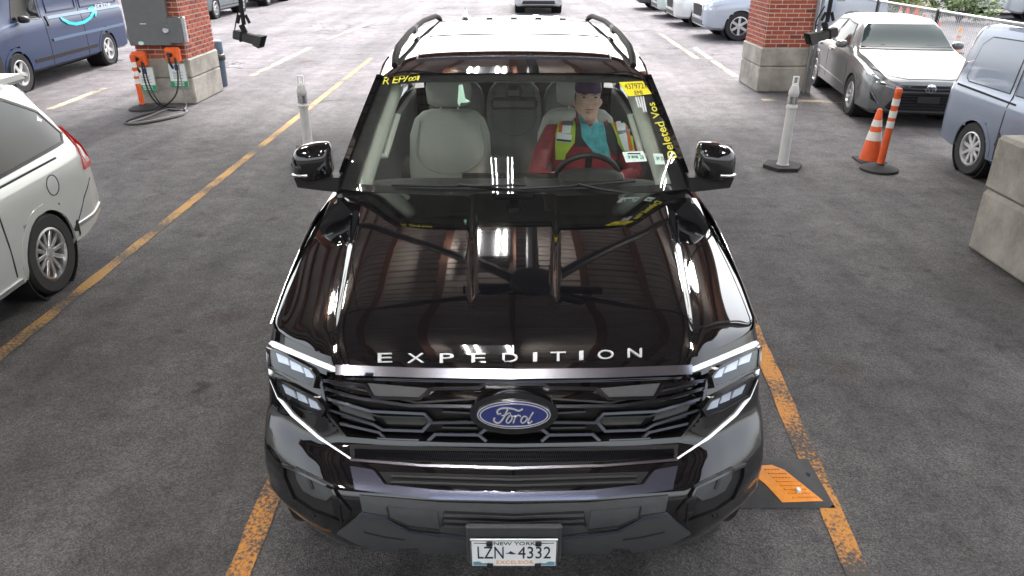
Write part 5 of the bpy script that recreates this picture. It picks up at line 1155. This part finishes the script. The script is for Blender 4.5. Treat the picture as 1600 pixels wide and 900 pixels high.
for (px, py, m, wb, lab) in ((1402, 42, BRO, True, 'small banded cone beyond the fence next to a plain red cone'), (1414, 38, BRO, False, 'plain red cone beyond the fence with full pointed tip'), (1428, 37, BRO, False, 'plain red cone beyond the fence beside the pointed cone'), (1437, 57, BRO, True, 'banded cone beyond the fence over the sedan roof'), (1460, 72, BRO, True, 'banded cone beyond the fence behind a fence post'), (1492, 83, AMB, True, 'amber cone beyond the fence between sedan and van')):
    cone(gp(px, py), .62, lab, m, 'cones beyond the fence', wb)
g = gp(1314, 14); MB_ = MB().lathe([(.28, 0), (.30, .1), (.27, .8), (.2, 1.0), (.001, 1.02)], 16, Matrix.Translation(g)); o = MB_.build('barrel', mat('yellow_plastic', (.8, .6, .05), .5)); tag(o, 'yellow plastic barrel far beyond the fence', 'barrel')
# litter bin behind the pillar
t = empty('litter_bin', (-5.66, 14.5, 0), 'blue grey litter bin with black bag rim behind the charger pillar', 'bin'); M = Matrix.Translation((-5.66, 14.5, 0)); BINB = mat('bin_blue_grey', (.085, .12, .17), .5, var=.1)
MB().lathe([(.13, 0), (.14, .02), (.155, .56), (.165, .58), (.001, .58)], 20, M).build('drum', BINB, t)
bg_ = MB(); bg_.lathe([(.16, .50), (.175, .49), (.18, .53), (.168, .585), (.15, .60)], 20, M, True); bg_.build('bag', mat('black_bag', (.02, .02, .022), .3, bump=.8, bscale=30), t)
MB().lathe([(.15, .62), (.155, .64), (.155, .82), (.14, .84), (.001, .845)], 20, M).build('lid', BINB, t)
for d in (-.12, .12): MB().box((-5.66 + d, 14.5, .61), (.02, .04, .06)).build('lid_post', BINB, t)
# hanging inspection cameras
CAMB = mat('camera_black', (.03, .032, .03), .5, var=.15)
def hang(px, py, Y, sg, lab):
    p = px3(px, py, Y); t = empty('inspection_camera', p, lab, 'camera', 'hanging inspection cameras'); M = Matrix.Translation(p) @ Matrix.Rotation(R(-sg * 8), 4, 'Z') @ Matrix.Rotation(R(sg * 14), 4, 'Y') @ Matrix.Diagonal((.76, .76, .76, 1))
    b = MB(); b.box((0, 0, 0), (.24, .10, .085), .012, M); b.build('housing', CAMB, t)
    hd = MB(); hd.add([(sg*.10, -.055, -.05), (sg*.10, .055, -.05), (sg*.10, .055, .05), (sg*.10, -.055, .05), (sg*.17, -.065, -.06), (sg*.17, .065, -.06), (sg*.19, .065, .06), (sg*.19, -.065, .06)], [(0, 1, 5, 4), (1, 2, 6, 5), (2, 3, 7, 6), (3, 0, 4, 7), (0, 3, 2, 1)], M); hd.build('hood', CAMB, t)
    MB().box((0, 0, 0), (.01, .08, .06), .004, M @ Matrix.Translation((sg * .125, 0, 0))).build('lens_window', STEEL, t)
    MB().box((0, 0, 0), (.02, .115, .1), .004, M @ Matrix.Translation((-sg * .03, 0, 0))).build('clamp', BLK, t)
    MB().tube([p + Vector((0, 0, .03)), p + Vector((-.02, 0, .09))], .022, 10).build('swivel', BLK, t)
    for d in (-.045, .045): MB().tube([p + Vector((d, 0, .10)), p + Vector((d * .5, 0, .16))], .012, 8).build('bracket', BLK, t)
    MB().tube([p + Vector((0, 0, .09)), (p.x, p.y, CZ)], .016, 10).build('pole', BLK, t)
    MB().tube(smooth_path([p + Vector((-.08, 0, .04)), p + Vector((-.07, .03, .1)), p + Vector((-.03, .02, .2))]), .005, 6).build('cable', BLK, t)
hang(384, 58, 5.9, 1, 'black inspection camera hanging on the charger pillar side'); hang(1289, 54, 5.9, -1, 'black inspection camera hanging on the sedan side')
# rubber speed hump under the nose of the SUV
hg = lambda x, y: .052 * max(0, 1 - ((y - 3.0) / .19) ** 2) ** .6 * (1 - smooth((x - 1.42) / .16)) * smooth((x + .5) / .2)
hump = empty('speed_hump', (.5, 3.0, 0), 'black rubber speed hump with amber studded band beside the front wheel', 'speed hump')
hv, hf = grid(60, 16, lambda a, b: (-.5 + 2.08 * a, 2.81 + .38 * b, .004 + hg(-.5 + 2.08 * a, 2.81 + .38 * b)))
mk('ramp', hv, hf, mat('hump_rubber', (.035, .035, .037), .7, bump=.4, bscale=80, var=.2), hump, 60); HB = bvh_of(hv, hf); HP = caster_of(HB, 'px')
AMP = mat('amber_rubber', (.75, .26, .02), .55, bump=.3, bscale=60, var=.15)
ab = patch('amber_band', [(1176, 729), (1206, 727), (1226, 735), (1246, 751), (1286, 783), (1222, 785), (1196, 757), (1176, 742)], HP, .003, .004, AMP, hump, 6)
st_ = MB(); rn = random.Random(2)
for i in range(12):
    for j in range(8):
        x = 1196 + i * 5.0 + j * 6.2; y = 734 + j * 6.2
        if in_poly(x, y, [(1182, 731), (1206, 729), (1226, 737), (1246, 753), (1278, 780), (1226, 782), (1200, 757)]):
            h_ = HP(x, y)
            if h_: st_.box(h_[0] + h_[1] * .004, (.009, .009, .006))
st_.build('studs', AMP, hump, None, 'stuff')
h_ = HP(1247, 768)
if h_: MB().box(h_[0] + Vector((0, 0, .008)), (.022, .03, .02), .003).build('reflector', REFL2, hump)
h_ = HP(1262, 742)
if h_: MB().lathe([(.014, 0), (.014, .004), (.001, .004)], 12, Matrix.Translation(h_[0])).build('bolt', BLK, hump)

# ------------------------------------------------------------------ fence, hedge, lamp post
GALV = mat('galvanised_wire', (.45, .46, .47), .45, metal=.5); DARKM = mat('dark_post', (.02, .02, .022), .5)
FX, FH = 8.85, 1.22
fence = empty('chain_link_fence', (FX, 16, 0), 'chain link fence with dark posts behind the silver sedan', 'fence')
for k in range(9):
    y = 5.2 + k * 2.78; MB().tube([(FX, y, 0), (FX, y, FH + .03)], .045, 10).build('post', DARKM, fence)
MB().tube([(FX, 2, FH), (FX, 30, FH)], .024, 8).build('top_rail', GALV, fence)
wm = MB(); d = .075
k = 2.0
while k < 29:
    for s in (1, -1):
        a = Vector((FX - .012 * s, k, .03)); b = Vector((FX - .012 * s, k + s * (FH - .05), FH - .02)); r = .0048
        i0 = len(wm.v); wm.v += [a + Vector((0, r, 0)), a + Vector((-r, -r, 0)), a + Vector((r, -r, 0)), b + Vector((0, r, 0)), b + Vector((-r, -r, 0)), b + Vector((r, -r, 0))]
        wm.f += [(i0, i0+1, i0+4, i0+3), (i0+1, i0+2, i0+5, i0+4), (i0+2, i0, i0+3, i0+5)]
    k += d
wm.build('wire_mesh', GALV, fence, None, 'stuff')
LEAF = [mat('leaf_%d' % i, c, .6, var=.3, vscale=3) for i, c in enumerate([(.05, .10, .02), (.09, .15, .03), (.13, .17, .04)])]
def shrub(x, y, rx, rz, lab, mi, name='shrub', trunk=0, n=1500):
    rn = random.Random(int(x * 31 + y)); t = empty(name, (x, y, 0), lab, 'tree' if trunk else 'shrub', 'greenery beyond the fence')
    v = []; f = []; lobes = [(rn.uniform(-.6, .6) * rx, rn.uniform(-.6, .6) * rx, trunk + rz * rn.uniform(.4, 1.2), rn.uniform(.35, .6)) for _ in range(9)]
    for _ in range(n):
        lx, ly, lz, lr = rn.choice(lobes); u = Vector((rn.gauss(0, 1), rn.gauss(0, 1), rn.gauss(0, 1))).normalized() * lr * rn.uniform(.6, 1.08)
        c = Vector((x + lx + u.x * rx, y + ly + u.y * rx, max(.05, lz + u.z * rz))); a = Vector((rn.uniform(-1, 1), rn.uniform(-1, 1), rn.uniform(-1, 1))).normalized(); b = a.orthogonal(); s = rn.uniform(.04, .09) * (1 + trunk * .25)
        i0 = len(v); v += [c - a * s, c + b * s * .5, c + a * s, c - b * s * .5]; f.append((i0, i0+1, i0+2, i0+3))
    mk('crown' if trunk else 'foliage', v, f, LEAF[mi], t, None, 'stuff')
    st2 = MB()
    for q in range(4): st2.tube([(x, y, 0), (x + rn.uniform(-.2, .2) * rx, y + rn.uniform(-.2, .2) * rx, (trunk + rz) * .5), (x + rn.uniform(-.6, .6) * rx, y + rn.uniform(-.6, .6) * rx, trunk + rz * .9)], [.05 + trunk * .04, .035 + trunk * .02, .01], 7)
    st2.build('trunk' if trunk else 'stem', mat('bark', (.10, .075, .05), .9, bump=.6, bscale=30), t)
shrub(15.2, 32.5, 1.0, .9, 'low dark green shrub at the near end of the hedge', 0); shrub(17.0, 31.8, 1.1, 1.0, 'bright green rounded shrub in the hedge', 2); shrub(18.4, 30.8, .9, .8, 'mid green shrub between bright shrub and white wagon', 1)
shrub(22.5, 31.5, 1.2, .9, 'yellow green low shrub behind the white wagon', 2); shrub(24.2, 29.0, 1.0, .8, 'low mid green shrub behind the pale blue wagon', 1); shrub(26.5, 30.5, 1.6, 2.0, 'leafy green tree near the brick gate post', 1, 'tree', 1.0, 2500); shrub(13.4, 34.5, 1.3, 1.6, 'dark green bushy tree at the hedge corner', 0, 'tree', .8, 2500); shrub(29.0, 36.0, 1.8, 2.2, 'tall green tree furthest beyond the parked wagons', 1, 'tree', 1.2, 2500)
shrub(13.6, 27.6, 1.0, .8, 'bright green shrub standing closest to the cones', 2); shrub(15.4, 27.0, 1.1, .9, 'mid green shrub between bright shrub and parked wagons', 1); shrub(18.2, 25.2, 1.0, .9, 'light green shrub in front of the pale blue wagon', 2)
t = empty('brick_gate_post', (25.2, 28.2, 0), 'small red brick gate post among the far shrubs', 'gate post'); MB().box((25.2, 28.2, .7), (.5, .5, 1.4), .01).build('shaft', BR[0], t); MB().box((25.2, 28.2, 1.45), (.62, .62, .1), .02).build('cap', CONC, t)
t = empty('lamp_post', (20.6, 25.4, 0), 'thin dark lamp post beyond the fence', 'lamp post'); MB().tube([(20.6, 25.4, 0), (20.6, 25.4, 4.5)], [.07, .045], 10).build('pole', DARKM, t); MB().box((20.6, 25.2, 4.5), (.16, .5, .1), .03).build('lamp_head', DARKM, t)
